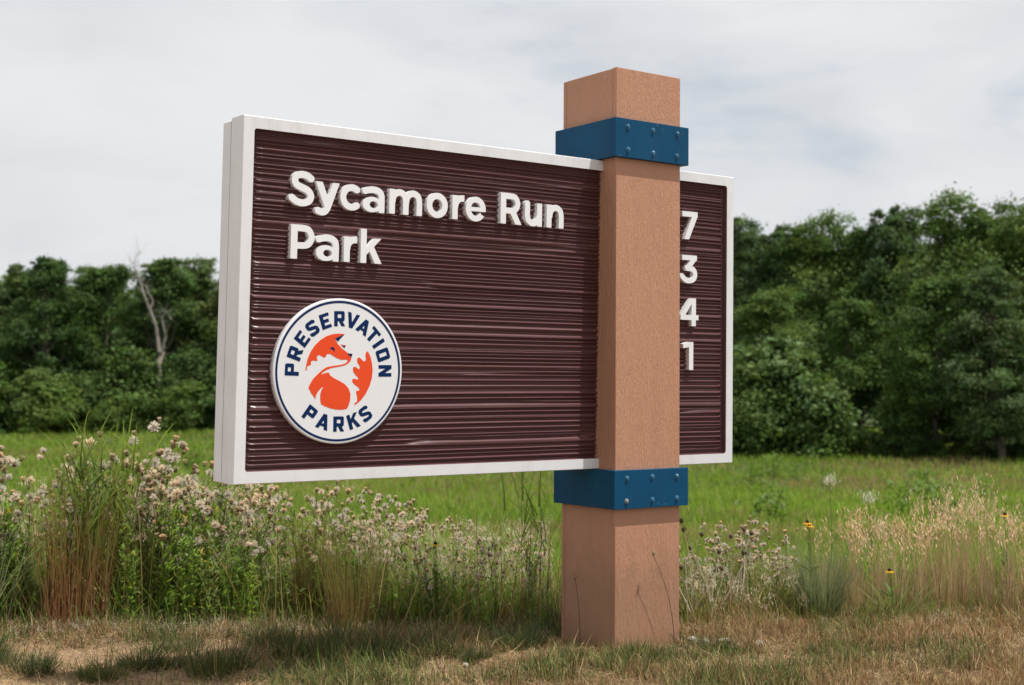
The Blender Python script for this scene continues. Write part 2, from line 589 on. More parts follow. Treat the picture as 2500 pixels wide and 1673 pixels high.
# --- outlines of raised lettering: implicit strokes traced on a grid
class Field:
    def __init__(s, x0, x1, y0, y1, step):
        s.xs, s.ys = np.arange(x0, x1+step, step), np.arange(y0, y1+step, step)
        s.X, s.Y = np.meshgrid(s.xs, s.ys)
        s.F = np.full(s.X.shape, 1e3)
    def add(s, g):
        s.F = np.minimum(s.F, g)
        return s
    def cut(s, g):
        s.F = np.maximum(s.F, -g)
        return s
    def keep(s, g):
        s.F = np.maximum(s.F, g)
        return s
    def box(s, x0, y0, x1, y1):
        return np.maximum(np.maximum(x0-s.X, s.X-x1), np.maximum(y0-s.Y, s.Y-y1))
    def rbox(s, x0, y0, x1, y1, r):
        cx, cy, hx, hy = (x0+x1)/2, (y0+y1)/2, (x1-x0)/2-r, (y1-y0)/2-r
        dx, dy = np.abs(s.X-cx)-hx, np.abs(s.Y-cy)-hy
        return np.hypot(np.maximum(dx, 0), np.maximum(dy, 0))+np.minimum(np.maximum(dx, dy), 0)-r
    def ell(s, cx, cy, rx, ry):
        return (np.sqrt(((s.X-cx)/rx)**2+((s.Y-cy)/ry)**2)-1)*min(rx, ry)
    def poly(s, pts):       # convex
        ar = sum(pts[i-1][0]*pts[i][1]-pts[i][0]*pts[i-1][1] for i in range(len(pts)))
        if ar < 0:
            pts = pts[::-1]
        g = np.full(s.X.shape, -1e3)
        for i in range(len(pts)):
            (ax, ay), (bx, by) = pts[i-1], pts[i]
            l = math.hypot(bx-ax, by-ay)
            g = np.maximum(g, ((s.X-ax)*(by-ay)-(s.Y-ay)*(bx-ax))/l)
        return g
    def stroke(s, pts, w, closed=False):
        d = np.full(s.X.shape, 1e3)
        n = len(pts)
        for i in range(n-1):
            (ax, ay), (bx, by) = pts[i], pts[i+1]
            vx, vy = bx-ax, by-ay
            l2 = vx*vx+vy*vy
            t = ((s.X-ax)*vx+(s.Y-ay)*vy)/l2
            tc_ = np.clip(t, 0, 1)
            e = np.hypot(s.X-ax-tc_*vx, s.Y-ay-tc_*vy)-w/2
            l = math.sqrt(l2)
            if i == 0 and not closed:
                e = np.maximum(e, -t*l)
            if i == n-2 and not closed:
                e = np.maximum(e, (t-1)*l)
            d = np.minimum(d, e)
        return d
    def arc(s, cx, cy, rx, ry, a0, a1, w, n=40):
        an = np.radians(np.linspace(a0, a1, n))
        return s.stroke([(cx+rx*cos(a), cy+ry*sin(a)) for a in an], w, abs(a1-a0) >= 360)
    def loops(s):
        F = np.where(np.abs(s.F) < 1e-9, 1e-9, s.F)
        ny, nx = F.shape
        nxt = {}
        def cross(a, b):
            (ia, ja), (ib, jb) = a, b
            fa, fb = F[ia, ja], F[ib, jb]
            t = fa/(fa-fb)
            return (s.xs[ja]+(s.xs[jb]-s.xs[ja])*t, s.ys[ia]+(s.ys[ib]-s.ys[ia])*t)
        ins = F < 0
        cell = ins[:-1, :-1]*1+ins[:-1, 1:]*2+ins[1:, 1:]*4+ins[1:, :-1]*8
        ii, jj = np.nonzero((cell > 0) & (cell < 15))
        pos = {}
        TAB = {1: [(3, 0)], 2: [(0, 1)], 3: [(3, 1)], 4: [(1, 2)], 5: [(3, 0), (1, 2)], 6: [(0, 2)], 7: [(3, 2)], 8: [(2, 3)], 9: [(2, 0)],
               10: [(0, 1), (2, 3)], 11: [(2, 1)], 12: [(1, 3)], 13: [(1, 0)], 14: [(0, 3)]}
        for i, j in zip(ii, jj):
            ed = [((i, j), (i, j+1)), ((i, j+1), (i+1, j+1)), ((i+1, j), (i+1, j+1)), ((i, j), (i+1, j))]
            for a, b in TAB[int(cell[i, j])]:
                for e in (a, b):
                    if ed[e] not in pos:
                        pos[ed[e]] = cross(*ed[e])
                nxt[ed[a]] = ed[b]
        out = []
        while nxt:
            k0 = next(iter(nxt))
            k, lp = k0, []
            while k in nxt:
                lp.append(pos[k])
                k = nxt.pop(k)
            if len(lp) > 8:
                out.append(simplify(lp))
        return out

def simplify(lp, tol=None):
    p = np.array(lp)
    if tol is None:
        tol = .0035*max(np.ptp(p[:, 0]), np.ptp(p[:, 1]))
    def rdp(a, b):
        st, keep = [(a, b)], set()
        while st:
            a, b = st.pop()
            if b-a < 2:
                continue
            d = p[b]-p[a]
            l = np.hypot(*d)+1e-12
            seg = p[a+1:b]-p[a]
            e = np.abs(seg[:, 0]*d[1]-seg[:, 1]*d[0])/l if l > 1e-9 else np.hypot(seg[:, 0], seg[:, 1])
            i = int(np.argmax(e))
            if e[i] > tol:
                keep.add(a+1+i)
                st += [(a, a+1+i), (a+1+i, b)]
        return keep
    far = int(np.argmax(np.hypot(*(p-p[0]).T)))
    k = {0, far} | rdp(0, far)
    p2 = p
    p = np.concatenate([p, p[:1]])
    k |= rdp(far, len(p)-1)
    p = p2
    return [tuple(p[i]) for i in sorted(k)]

def area(lp):
    return .5*sum(lp[i-1][0]*lp[i][1]-lp[i][0]*lp[i-1][1] for i in range(len(lp)))

def inside(pt, lp):
    c = False
    for i in range(len(lp)):
        (x1, y1), (x2, y2) = lp[i-1], lp[i]
        if (y1 > pt[1]) != (y2 > pt[1]) and pt[0] < (x2-x1)*(pt[1]-y1)/(y2-y1)+x1:
            c = not c
    return c

def extrude(loops, yf, yb, bev=0.0):
    """closed outlines in the panel plane -> solid from front yf to back yb (open at the back)"""
    v, f = [], []
    loops = sorted(loops, key=lambda l: -abs(area(l)))
    outers = []
    for lp in loops:
        host = next((o for o in outers if inside(lp[0], o[0])), None)
        if host is None:
            outers.append([lp])
        else:
            host.append(lp)
    for grp in outers:
        rings = [[Vector((a, b, 0)) for a, b in lp] for lp in grp]
        flat = [p for r in rings for p in r]
        b0 = len(v)
        v += [(p.x, yf, p.y) for p in flat]
        f += [tuple(b0+i for i in t) for t in tessellate_polygon(rings)]
        b1 = len(v)
        v += [(p.x, yb, p.y) for p in flat]
        k = 0
        for r in rings:
            n = len(r)
            for i in range(n):
                a, b = k+i, k+(i+1) % n
                f.append((b0+a, b0+b, b1+b, b1+a))
            k += n
    return v, f

def cr(pts, n=8):
    """smooth open curve through points"""
    P = [np.array(p, float) for p in pts]
    P = [2*P[0]-P[1]]+P+[2*P[-1]-P[-2]]
    o = []
    for i in range(1, len(P)-2):
        for k in range(n):
            t = k/n
            a, b, c, d = P[i-1:i+3]
            o.append(tuple(.5*((2*b)+(c-a)*t+(2*a-5*b+4*c-d)*t*t+(3*b-a-3*c+d)*t**3)))
    o.append(tuple(P[-2]))
    return o

XH = .76
def glyph(ch):
    g = Field(-.15, 1.4, -.35, 1.15, .0125)
    B, P, St = g.box, g.poly, g.stroke
    if ch == 'S':
        g.add(St(cr([(.745, .80), (.61, .885), (.44, .915), (.265, .875), (.195, .735), (.27, .60), (.45, .53), (.64, .45), (.735, .29), (.65, .14), (.46, .085), (.26, .12), (.085, .235)]), .205))
    elif ch == 'y':
        g.add(St([(.70, .80), (.44, .10)]+cr([(.44, .10), (.385, -.04), (.29, -.125), (.19, -.128), (.075, -.09)])[1:], .205))
        g.add(St([(.095, .80), (.415, .03)], .21))
        g.keep(g.Y-XH)
    elif ch == 'c':
        g.add(g.arc(.40, .38, .295, .295, 46, 314, .20))
    elif ch == 'o':
        g.add(g.ell(.388, .38, .392, .395)).cut(g.ell(.388, .38, .188, .20))
    elif ch == 'e':
        g.add(g.ell(.385, .38, .388, .395)).cut(g.ell(.385, .38, .192, .215))
        g.cut(P([(.385, .31), (.95, .31), (.95, -.30), (.70, .06), (.60, .215)]))
        g.add(B(.15, .31, .765, .44))
        g.keep(g.ell(.385, .38, .388, .395))
    elif ch == 'a':
        g.add(St(cr([(.07, .615), (.2, .655), (.36, .675), (.53, .645), (.635, .56), (.66, .42), (.66, .2), (.66, .0)]), .20))
        g.add(g.ell(.33, .222, .33, .235)).cut(g.ell(.385, .222, .145, .105))
        g.add(B(.56, 0, .76, .40))
        g.keep(-g.Y-.012)
    elif ch in 'mn':
        g.add(B(0, 0, .2, XH))
        for x0 in ((0, .49) if ch == 'm' else (.02,)):
            g.add(St(cr([(x0+.11, .36), (x0+.16, .56), (x0+.34, .672), (x0+.53, .60), (x0+.59, .42), (x0+.59, .2), (x0+.59, 0)]), .20))
        g.keep(-g.Y)
    elif ch == 'u':
        g.add(St(cr([(.1, .76), (.1, .5), (.1, .34), (.16, .165), (.34, .088), (.52, .19), (.6, .40)]), .20))
        g.add(B(.5, 0, .7, XH))
    elif ch == 'r':
        g.add(B(0, 0, .2, XH)).add(St(cr([(.1, .36), (.145, .54), (.27, .655), (.40, .675), (.52, .675)]), .205))
        g.keep(g.X-.445)
    elif ch == 'R':
        g.add(B(0, 0, .215, 1)).add(St(cr([(.1, .905), (.40, .905), (.59, .87), (.69, .67), (.59, .475), (.40, .435), (.1, .435)]), .19))
        g.add(P([(.345, .42), (.58, .45), (.845, 0), (.60, 0)]))
    elif ch == 'P':
        g.add(B(0, 0, .215, 1)).add(St(cr([(.1, .905), (.38, .905), (.575, .86), (.68, .65), (.575, .445), (.38, .395), (.1, .395)]), .19))
    elif ch == 'k':
        g.add(B(0, 0, .2, 1.03))
        g.add(P([(.14, .19), (.14, .42), (.465, XH), (.715, XH)])).add(P([(.285, .40), (.46, .50), (.735, 0), (.50, 0)]))
    elif ch == '7':
        g.add(B(.03, .81, .776, 1)).add(P([(.13, 0), (.365, 0), (.776, .84), (.776, .95), (.52, .86)]))
    elif ch == '3':
        g.add(B(.08, .82, .80, 1)).add(P([(.80, .95), (.80, .86), (.55, .60), (.30, .60), (.54, .88)])).add(P([(.30, .62), (.56, .62), (.60, .56), (.30, .44)]))
        g.add(St(cr([(.30, .535), (.48, .535), (.655, .47), (.725, .31), (.64, .145), (.42, .085), (.22, .125), (.06, .255)]), .195))
    elif ch == '4':
        g.add(P([(0, .28), (0, .385), (.475, 1), (.60, 1), (.60, .28)])).cut(P([(.235, .40), (.54, .40), (.54, .80)]))
        g.add(B(0, .22, .88, .40)).add(B(.54, 0, .75, 1))
    elif ch == '1':
        g.add(B(.325, 0, .53, 1.005)).add(P([(.02, .94), (.28, 1.005), (.50, 1.005), (.40, .84), (.05, .775)]))
    return g.loops()

# --- the two boards that make the panel: white raised rim round a carved field
RIM, DEEP = .0405, .0255
def round_rect(x0, x1, z0, z1, r, n=6):
    o = []
    for cx, cz, a0 in ((x1-r, z1-r, 0), (x0+r, z1-r, 90), (x0+r, z0+r, 180), (x1-r, z0+r, 270)):
        for k in range(n):
            a = radians(a0+90*k/(n-1))
            o.append((cx+r*cos(a), cz+r*sin(a)))
    return o

def make_board():
    e = .0022
    outer = [(e, e), (PW-e, e), (PW-e, PH-e), (e, PH-e)]
    hole = round_rect(RIM, PW-RIM, RIM, PH-RIM, .010)
    rings = [[Vector((a, b, 0)) for a, b in outer], [Vector((a, b, 0)) for a, b in hole]]
    v = [(a, 0.0, b) for a, b in outer]+[(a, 0.0, b) for a, b in hole]
    f = [tuple(t) for t in tessellate_polygon(rings)]
    nh, b0 = len(hole), len(v)
    v += [(a, .003, b) for a, b in hole]
    f += [(4+i, 4+(i+1) % nh, b0+(i+1) % nh, b0+i) for i in range(nh)]
    c0 = len(v)
    full = [(0, 0), (PW, 0), (PW, PH), (0, PH)]
    for yy in (e, .0935):
        v += [(a, yy, b) for a, b in full]
    for i in range(4):
        j = (i+1) % 4
        f += [(i, j, c0+j, c0+i), (c0+i, c0+j, c0+4+j, c0+4+i)]
    f.append((c0+4, c0+5, c0+6, c0+7))
    return pan_obj('front_board', v, f, M['white'], sign)
front_board = make_board()
v, f = boxv(.0015, PW-.0015, .0988, .1642, -.001, PH-.0065, .002)
back_board = pan_obj('back_board', v, f, M['white'], sign)
# the dark joint between the boards, and its rusty fixings at the end
v, f = boxv(.0016, PW-.0016, .0930, .0992, .003, PH-.009)
pan_obj('joint', v, f, M['seam'], sign)
for zc in (1.2185, -.0005):
    v, f = boxv(.0006, .03, .082, .0955, zc-.0022, zc+.0022, .0008)
    pan_obj('joint_clip', v, f, M['rust'], sign)

def make_ribs():
    r = np.random.default_rng(11)
    x0, x1, z0, z1 = RIM-.001, PW-RIM+.001, RIM-.001, PH-RIM+.001
    ed = np.array([0, .001, .002, .0035, .005, .0065, .008, .010, .012, .0145, .017, .020, .025])
    xs = np.unique(np.concatenate([x0+ed, x1-ed, np.linspace(x0+.025, x1-.025, 120)]))
    zs = np.unique(np.concatenate([z0+ed, z1-ed, np.linspace(z0+.012, z1-.012, 1150)]))
    # ridge table from the top down: valley, crest position and crest depth
    def profile(seed, lo, hi):
        q = np.random.default_rng(seed)
        zz, dd = [], []
        z = PH+.1
        while z > -.1:
            p = float(np.clip(q.lognormal(math.log(.0166), .45), lo, hi))
            crest = q.uniform(.0005, .0035)
            val = crest+min(.0140, p*q.uniform(.66, .92))
            fl = q.uniform(.0, .08) if (p < .020 or q.random() < .5) else q.uniform(.25, .42)
            a = q.uniform(.36, .52)
            zz += [z, z-p*a*(1-fl*.3), z-p*(a+fl*.7), z-p*.97]
            dd += [val, crest, crest+q.uniform(.0, .0012), val]
            z -= p
        zz, dd = np.array(zz)[::-1], np.array(dd)[::-1]
        return lambda w: np.interp(w, zz, dd)
    pa, pb = profile(5, .0075, .034), profile(8, .0075, .030)
    X, Z = np.meshgrid(xs, zs)
    warp = (fbm(X*.8, Z*4, 31, 2)-.5)*.010+(fbm(X*2.2, Z*14, 35, 2)-.5)*.0018
    A, B = pa(Z+warp), pb(Z+warp*.8)
    mk = np.clip((fbm(X*.45+3, Z*16, 41, 2)-.60)/.04, 0, 1)
    D = A*(1-mk)+B*mk
    D = D+(fbm(X*14, Z*160, 51, 2)-.5)*.0006
    # rounded-rectangle distance to the rim, carved groove and chamfered ridge ends
    rr = .010
    qx, qz = np.abs(X-PW/2)-(PW/2-RIM-rr), np.abs(Z-PH/2)-(PH/2-RIM-rr)
    sd = rr-(np.hypot(np.maximum(qx, 0), np.maximum(qz, 0))+np.minimum(np.maximum(qx, qz), 0))
    depth = .0115+np.clip(D, 0, .0145)
    jag = (vnoise(X*0+np.round(Z/.012), np.round(X), 61)-.5)*.006
    cham = DEEP+.002-np.clip((sd-.0085+jag)*1.05, 0, .02)
    depth = np.maximum(depth, cham)
    wall = np.clip(sd/.0052, 0, 1)
    depth = np.where(sd < .0052, .0012+(DEEP+.0015-.0012)*wall**.8, depth)
    nz, nx = X.shape
    P = panel_pt(X.ravel(), depth.ravel(), Z.ravel())
    i, j = np.meshgrid(np.arange(nz-1), np.arange(nx-1), indexing='ij')
    q = np.stack([i*nx+j, i*nx+j+1, (i+1)*nx+j+1, (i+1)*nx+j], -1).reshape(-1, 4)
    S = Soup()
    S.add(P, q, None, (.1, .05, .05))
    return S.build('carved_field', M['brown'], sign)
make_ribs()

# --- raised letters and numbers, each on its own
U = .116
cache = {}
def raised(name, ch, xl, base, parent=front_board, mat=None):
    if ch not in cache:
        cache[ch] = glyph(ch)
    sc = U
    lps = [[(xl+a*sc, base+b*sc) for a, b in lp] for lp in cache[ch]]
    v, f = extrude(lps, -.0008, DEEP+.004)
    return pan_obj(name, v, f, M['letter'], parent)
for ch, xl in zip('SycamoreRun', (.171, .273, .368, .458, .566, .723, .834, .893, 1.051, 1.165, 1.269)):
    raised('letter', ch, xl, .936)
for ch, xl in zip('Park', (.184, .280, .388, .454)):
    raised('letter', ch, xl, .755)
for ch, xl, b in (('7', 1.976, .938), ('3', 1.971, .756), ('4', 1.973, .577), ('1', 1.985, .394)):
    raised('numeral', ch, xl, b)

# --- round badge
BX, BZ, BR = .3795, .3765, .2505
def disc():
    n = 128
    prof = [(BR-.004, -.0050), (BR, -.0030), (BR, .010), (BR-.003, DEEP+.003)]
    v, f = [(BX, -.0050, BZ)], []
    for r_, y_ in prof:
        v += [(BX+r_*cos(2*pi*k/n), y_, BZ+r_*sin(2*pi*k/n)) for k in range(n)]
    for k in range(n):
        f.append((0, 1+k, 1+(k+1) % n))
        for s_ in range(len(prof)-1):
            a, b = 1+s_*n, 1+(s_+1)*n
            f.append((a+k, a+(k+1) % n, b+(k+1) % n, b+k))
    return pan_obj('badge', v, f, M['badge'], sign)
badge = disc()
badge['label'] = 'round white badge with orange fox, navy ring and navy capitals'
YP, YQ = -.0056, -.0046
n = 128
v = [(BX+r_*cos(2*pi*k/n), YP, BZ+r_*sin(2*pi*k/n)) for r_ in (.2345, .2425) for k in range(n)]
pan_obj('navy_ring', v, [(k, (k+1) % n, n+(k+1) % n, n+k) for k in range(n)], M['navy'], badge)
head = [(-130.6,1.5),(-127.9,20.4),(-122.5,42.3),(-113.0,64.2),(-97.4,86.4),(-77.5,105.1),(-53.3,119.5),(-28.7,127.1),(-3.8,129.5),(16.3,128.2),(-20.8,111.1),(-11.2,95.4),(5.9,79.1),(27.2,65.8),(30.6,62.1),(33.8,54.4),(40.1,53.7),(42.0,47.4),(45.3,48.2),(43.1,37.0),(34.5,28.0),(20.0,20.1),(-2.8,15.1),(-29.7,11.1),(-50.1,4.0),(-64.2,-4.6),(-72.2,-12.7),(-62.0,-9.0),(-42.4,-4.4),(-35.1,-15.4),(-20.4,-24.5),(0.6,-33.7),(21.8,-44.7),(36.8,-59.5),(44.5,-78.0),(44.2,-100.3),(38.4,-118.8),(32.4,-129.9),(13.7,-133.4),(-9.2,-132.5),(-34.1,-127.5),(-54.9,-120.0),(-68.1,-113.3),(-71.9,-96.1),(-71.6,-77.8),(-66.7,-63.2),(-58.8,-52.2),(-70.9,-59.5),(-82.7,-72.3),(-88.5,-85.1),(-89.8,-96.0),(-104.9,-77.7),(-117.6,-57.7),(-111.9,-45.0),(-100.3,-26.7),(-82.4,-10.2),(-66.5,3.5),(-50.3,13.1),(-29.8,17.4),(-3.0,20.6),(17.8,24.9),(29.3,32.4),(30.8,38.7),(21.6,40.1),(4.9,39.2),(-14.0,45.6),(-26.7,52.7),(-39.2,58.8),(-49.5,58.7),(-53.4,50.5),(-59.5,45.7),(-67.7,48.5),(-78.1,54.6),(-87.4,51.9),(-88.8,42.7),(-85.0,37.3),(-86.9,34.3),(-95.9,34.6),(-106.1,35.2),(-111.2,29.7),(-109.8,22.4),(-113.7,18.7),(-121.8,17.5),(-125.6,9.5),(-124.2,4.1)]
tail = [(109.7,70.5),(121.0,51.1),(128.0,26.8),(130.9,0.6),(128.1,-25.7),(119.3,-52.0),(105.1,-78.2),(86.5,-100.5),(69.9,-113.4),(60.3,-118.2),(63.4,-109.7),(70.9,-106.0),(72.0,-96.7),(69.9,-83.7),(66.7,-72.5),(68.6,-66.9),(77.1,-67.7),(80.0,-63.2),(76.9,-57.6),(66.1,-50.2),(55.3,-42.7),(50.0,-33.5),(51.9,-26.8),(59.1,-25.3),(69.7,-28.9),(75.2,-27.0),(72.9,-21.5),(63.0,-13.0),(54.2,-1.9),(51.9,7.4),(54.6,14.9),(62.2,16.1),(70.9,9.4),(76.4,6.9),(80.1,11.4),(76.9,20.7),(69.5,29.9),(67.5,41.1),(72.0,47.8),(79.2,47.6),(87.1,39.5),(94.9,34.7),(100.8,35.9),(103.2,43.4),(100.3,56.5),(102.6,65.9)]
ear = [(16.3,128.2),(-9.3,102.1),(-20.8,111.8)]
eye = [(-41.0,76.4),(-35.7,81.3),(-28.3,82.9),(-22.4,78.6),(-20.6,73.1),(-22.1,66.8),(-25.0,67.5),(-27.2,73.0),(-33.5,75.5)]
nose = [(30.6,62.1),(49.2,60.2),(45.3,49.0),(42.4,47.4),(40.1,53.7),(33.8,53.6)]
ear2 = [(1.4,92.0),(22.3,89.4),(9.0,85.4)]
ear2n = [(9.0,85.4),(22.3,89.4),(17.5,80.4)]
def print_shape(name, mm, mat, dy=0.0):
    lp = [(BX+a/1000, BZ+b/1000) for a, b in mm]
    v, f = extrude([lp], YP-dy, YQ)
    return pan_obj(name, v, f, mat, badge)
print_shape('fox_body', head, M['orange'])
print_shape('fox_tail', tail, M['orange'])
print_shape('fox_ear', ear, M['navy'], .0004)
print_shape('fox_eye', eye, M['navy'], .0004)
print_shape('fox_nose', nose, M['navy'], .0004)
print_shape('fox_ear', ear2, M['rose'], .0002)
print_shape('fox_ear', ear2n, M['navy'], .0004)

def block(ch):
    """squared badge capitals, height 1, drawn about x = 0"""
    g = Field(-.62, .62, -.1, 1.1, .0125)
    B, R, P, St, w, h = g.box, g.rbox, g.poly, g.stroke, .26, .39
    if ch in 'PR':
        y0 = .36 if ch == 'P' else .33
        g.add(R(-h, y0, h, 1, .13)).add(B(-h, y0, 0, 1)).cut(R(-h+w, y0+.22, h-w+.01, .79, .03))
        g.add(B(-h, 0, -h+w, 1))
        if ch == 'R':
            g.add(P([(-.08, .40), (.20, .40), (.42, 0), (.14, 0)]))
    elif ch == 'E':
        g.add(B(-h+.03, 0, -h+.03+w, 1))
        for y0, x1 in ((0, .36), (.395, .26), (.785, .36)):
            g.add(B(-h+.03, y0, x1, y0+.215))
    elif ch == 'S':
        t = .235
        g.add(St([(.27, .74), (.27, .84), (.20, .885), (-.20, .885), (-.27, .83), (-.27, .64), (-.20, .57), (.20, .43), (.27, .36), (.27, .17), (.20, .115), (-.20, .115), (-.27, .16), (-.27, .28)], t))
    elif ch == 'V':
        g.add(P([(-.47, 1), (-.20, 1), (.13, 0), (-.13, 0)])).add(P([(.20, 1), (.47, 1), (.13, 0), (-.13, 0)]))
    elif ch == 'A':
        g.add(P([(-.47, 0), (-.20, 0), (.14, 1), (-.14, 1)])).add(P([(.20, 0), (.47, 0), (.14, 1), (-.14, 1)]))
        g.add(B(-.28, .19, .28, .37))
    elif ch == 'T':
        g.add(B(-.40, .785, .40, 1)).add(B(-.13, 0, .13, 1))
    elif ch == 'I':
        g.add(B(-.13, 0, .13, 1))
    elif ch == 'O':
        g.add(R(-h, 0, h, 1, .13)).cut(R(-h+w, .22, h-w, .78, .03))
    elif ch == 'N':
        g.add(B(-h, 0, -h+.245, 1)).add(B(h-.245, 0, h, 1)).add(P([(-h, 1), (-h+.25, 1), (h, 0), (h-.25, 0)]))
    elif ch == 'K':
        g.add(B(-h, 0, -h+w, 1)).add(P([(-.2, .30), (-.2, .60), (.16, 1), (.46, 1)])).add(P([(-.08, .52), (.10, .68), (.47, 0), (.17, 0)]))
    return g.loops()
bcache = {}
def badge_letter(ch, ang, inward):
    if ch not in bcache:
        bcache[ch] = block(ch)
    hgt, a = .0525, radians(ang)
    lps = []
    for lp in bcache[ch]:
        o = []
        for x, y in lp:
            x, y = x*hgt, y*hgt
            if inward:      # top of the letter towards the rim
                rad = .1545+y
                tx, tz = cos(a), -sin(a)
                o.append((BX+rad*sin(a)+x*tx, BZ+rad*cos(a)+x*tz))
            else:
                rad = .2085-y
                tx, tz = -cos(a), sin(a)
                o.append((BX+rad*sin(a)+x*tx, BZ+rad*cos(a)+x*tz))
        lps.append(o)
    v, f = extrude(lps, YP, YQ)
    return pan_obj('letter', v, f, M['navy'], badge)
for ch, an in zip('PRESERVATION', (-88.8, -71.2, -53.4, -36.6, -19.2, -1.6, 14.6, 30.6, 45.4, 57.2, 71.0, 89.3)):
    badge_letter(ch, an, True)
for ch, an in zip('PARKS', (-143.2, -161.6, -180.4, 161.6, 144.6)):
    badge_letter(ch, an, False)

# --- post: a core clad in four grained boards
def abs_obj(name, v, f, mat, parent):
    v = np.asarray(v, float)-ROOT
    o = obj(name, v, f, mat, parent)
    fix_normals(o.data)
    return o
v, f = boxv(XA+.006, XB-.006, YF+.006, YB-.006, -.10, TOP-.004)
post = abs_obj('post', v, f, M['post'], sign)
T = .0235
for x0, x1, y0, y1, dz in ((XA, XB, YF, YF+T, 0), (XA, XB, YB-.019, YB, -.003),
                           (XA+.0012, XA+T, YF+T+.0008, YB-.0198, -.0018), (XB-T, XB-.0012, YF+T+.0008, YB-.0198, -.0018)):
    v, f = boxv(x0, x1, y0, y1, -.09, TOP+dz, .0016)
    abs_obj('board', v, f, M['post'], post)
# --- blue bands
def hexhead(cx, y, cz, r_, mat, parent, rot):
    v, f = [], []
    for rad, yy, nn, ro in ((r_*1.25, y, 12, 0), (r_*1.25, y-.0016, 12, 0)):
        v += [(cx+rad*cos(2*pi*k/nn), yy, cz+rad*sin(2*pi*k/nn)) for k in range(nn)]
    f += [(k, (k+1) % 12, 12+(k+1) % 12, 12+k) for k in range(12)]+[tuple(range(12, 24))]
    b = len(v)
    for rad, yy in ((r_*.82, y-.0014), (r_*.82, y-.0064), (r_*.62, y-.0078)):
        v += [(cx+rad*cos(2*pi*k/6+rot), yy, cz+rad*sin(2*pi*k/6+rot)) for k in range(6)]
    for s_ in range(2):
        f += [(b+s_*6+k, b+s_*6+(k+1) % 6, b+s_*6+6+(k+1) % 6, b+s_*6+6+k) for k in range(6)]
    f.append(tuple(range(b+12, b+18)))
    return abs_obj('bolt', v, f, mat, parent)
OL, OR, OF = .0239, .0258, .0229
rb = random.Random(3)
for z0, z1, lab in ((1.2232+ZS, 1.3754+ZS, 'upper blue steel band with six bolts'), (-.1513+ZS, -.0012+ZS, 'lower blue steel band with six bolts')):
    v, f = [], []
    for bx in ((XA-OL+.001, XA-.0002, YF+.0008, YB), (XB+.0002, XB+OR-.001, YF+.0008, YB), (XA-OL+.001, XB+OR-.001, YB+.0002, YB+.024)):
        a, b = boxv(*bx, z0, z1, .001)
        f += [tuple(len(v)+i for i in q) for q in b]
        v += a
    band = abs_obj('band', v, f, M['blue'], sign)
    band['label'] = lab
    v, f = boxv(XA-OL, XB+OR, YF-OF, YF-.0002, z0-.0005, z1+.0005, .0012)
    abs_obj('face_plate', v, f, M['blue'], band)
    wd, hh = XB+OR-XA+OL, z1-z0
    for fx in (.165, .505, .835):
        for fz in (.195, .785):
            low = z0 < ZS
            hexhead(XA-OL+wd*(fx+rb.uniform(-.006, .006)), YF-OF, z1-hh*(fz+rb.uniform(-.01, .01)), .0082,
                    M['baresteel'] if (low and fx < .2 and fz > .5) else M['steel'], band, rb.uniform(0, 1))

# ------------------------------------------------------------------ short dry turf round the post
def jit(c, n, s=.18):
    c = np.asarray(c, float)
    return c*np.clip(rng.normal(1, s, (n, 1)), .5, 1.6)*np.clip(rng.normal(1, .05, (n, 3)), .8, 1.2)

def scatter(n, u0, u1, px0, px1, power=1.0):
    u = u0*(u1/u0)**(rng.random(n)**power)
    v = (px0+(px1-px0)*rng.random(n)-1250)/FPX*u
    x = CAM[0]+u*Fh[0]+v*Rh[0]
    y = CAM[1]+u*Fh[1]+v*Rh[1]
    return x, y, u, v

def off_post(x, y, g=.0):
    return ~((x > XA-g) & (x < XB+g) & (y > YF-g) & (y < YB+g))

TAN, STRAW, BROWN = np.array([.33, .225, .115]), np.array([.50, .385, .21]), np.array([.215, .13, .068])
OLIVE, GREEN, DEEPG = np.array([.15, .165, .052]), np.array([.135, .215, .042]), np.array([.055, .080, .033])

def pick(n, cols, probs):
    k = rng.choice(len(cols), n, p=np.asarray(probs)/np.sum(probs))
    return np.array(cols)[k]

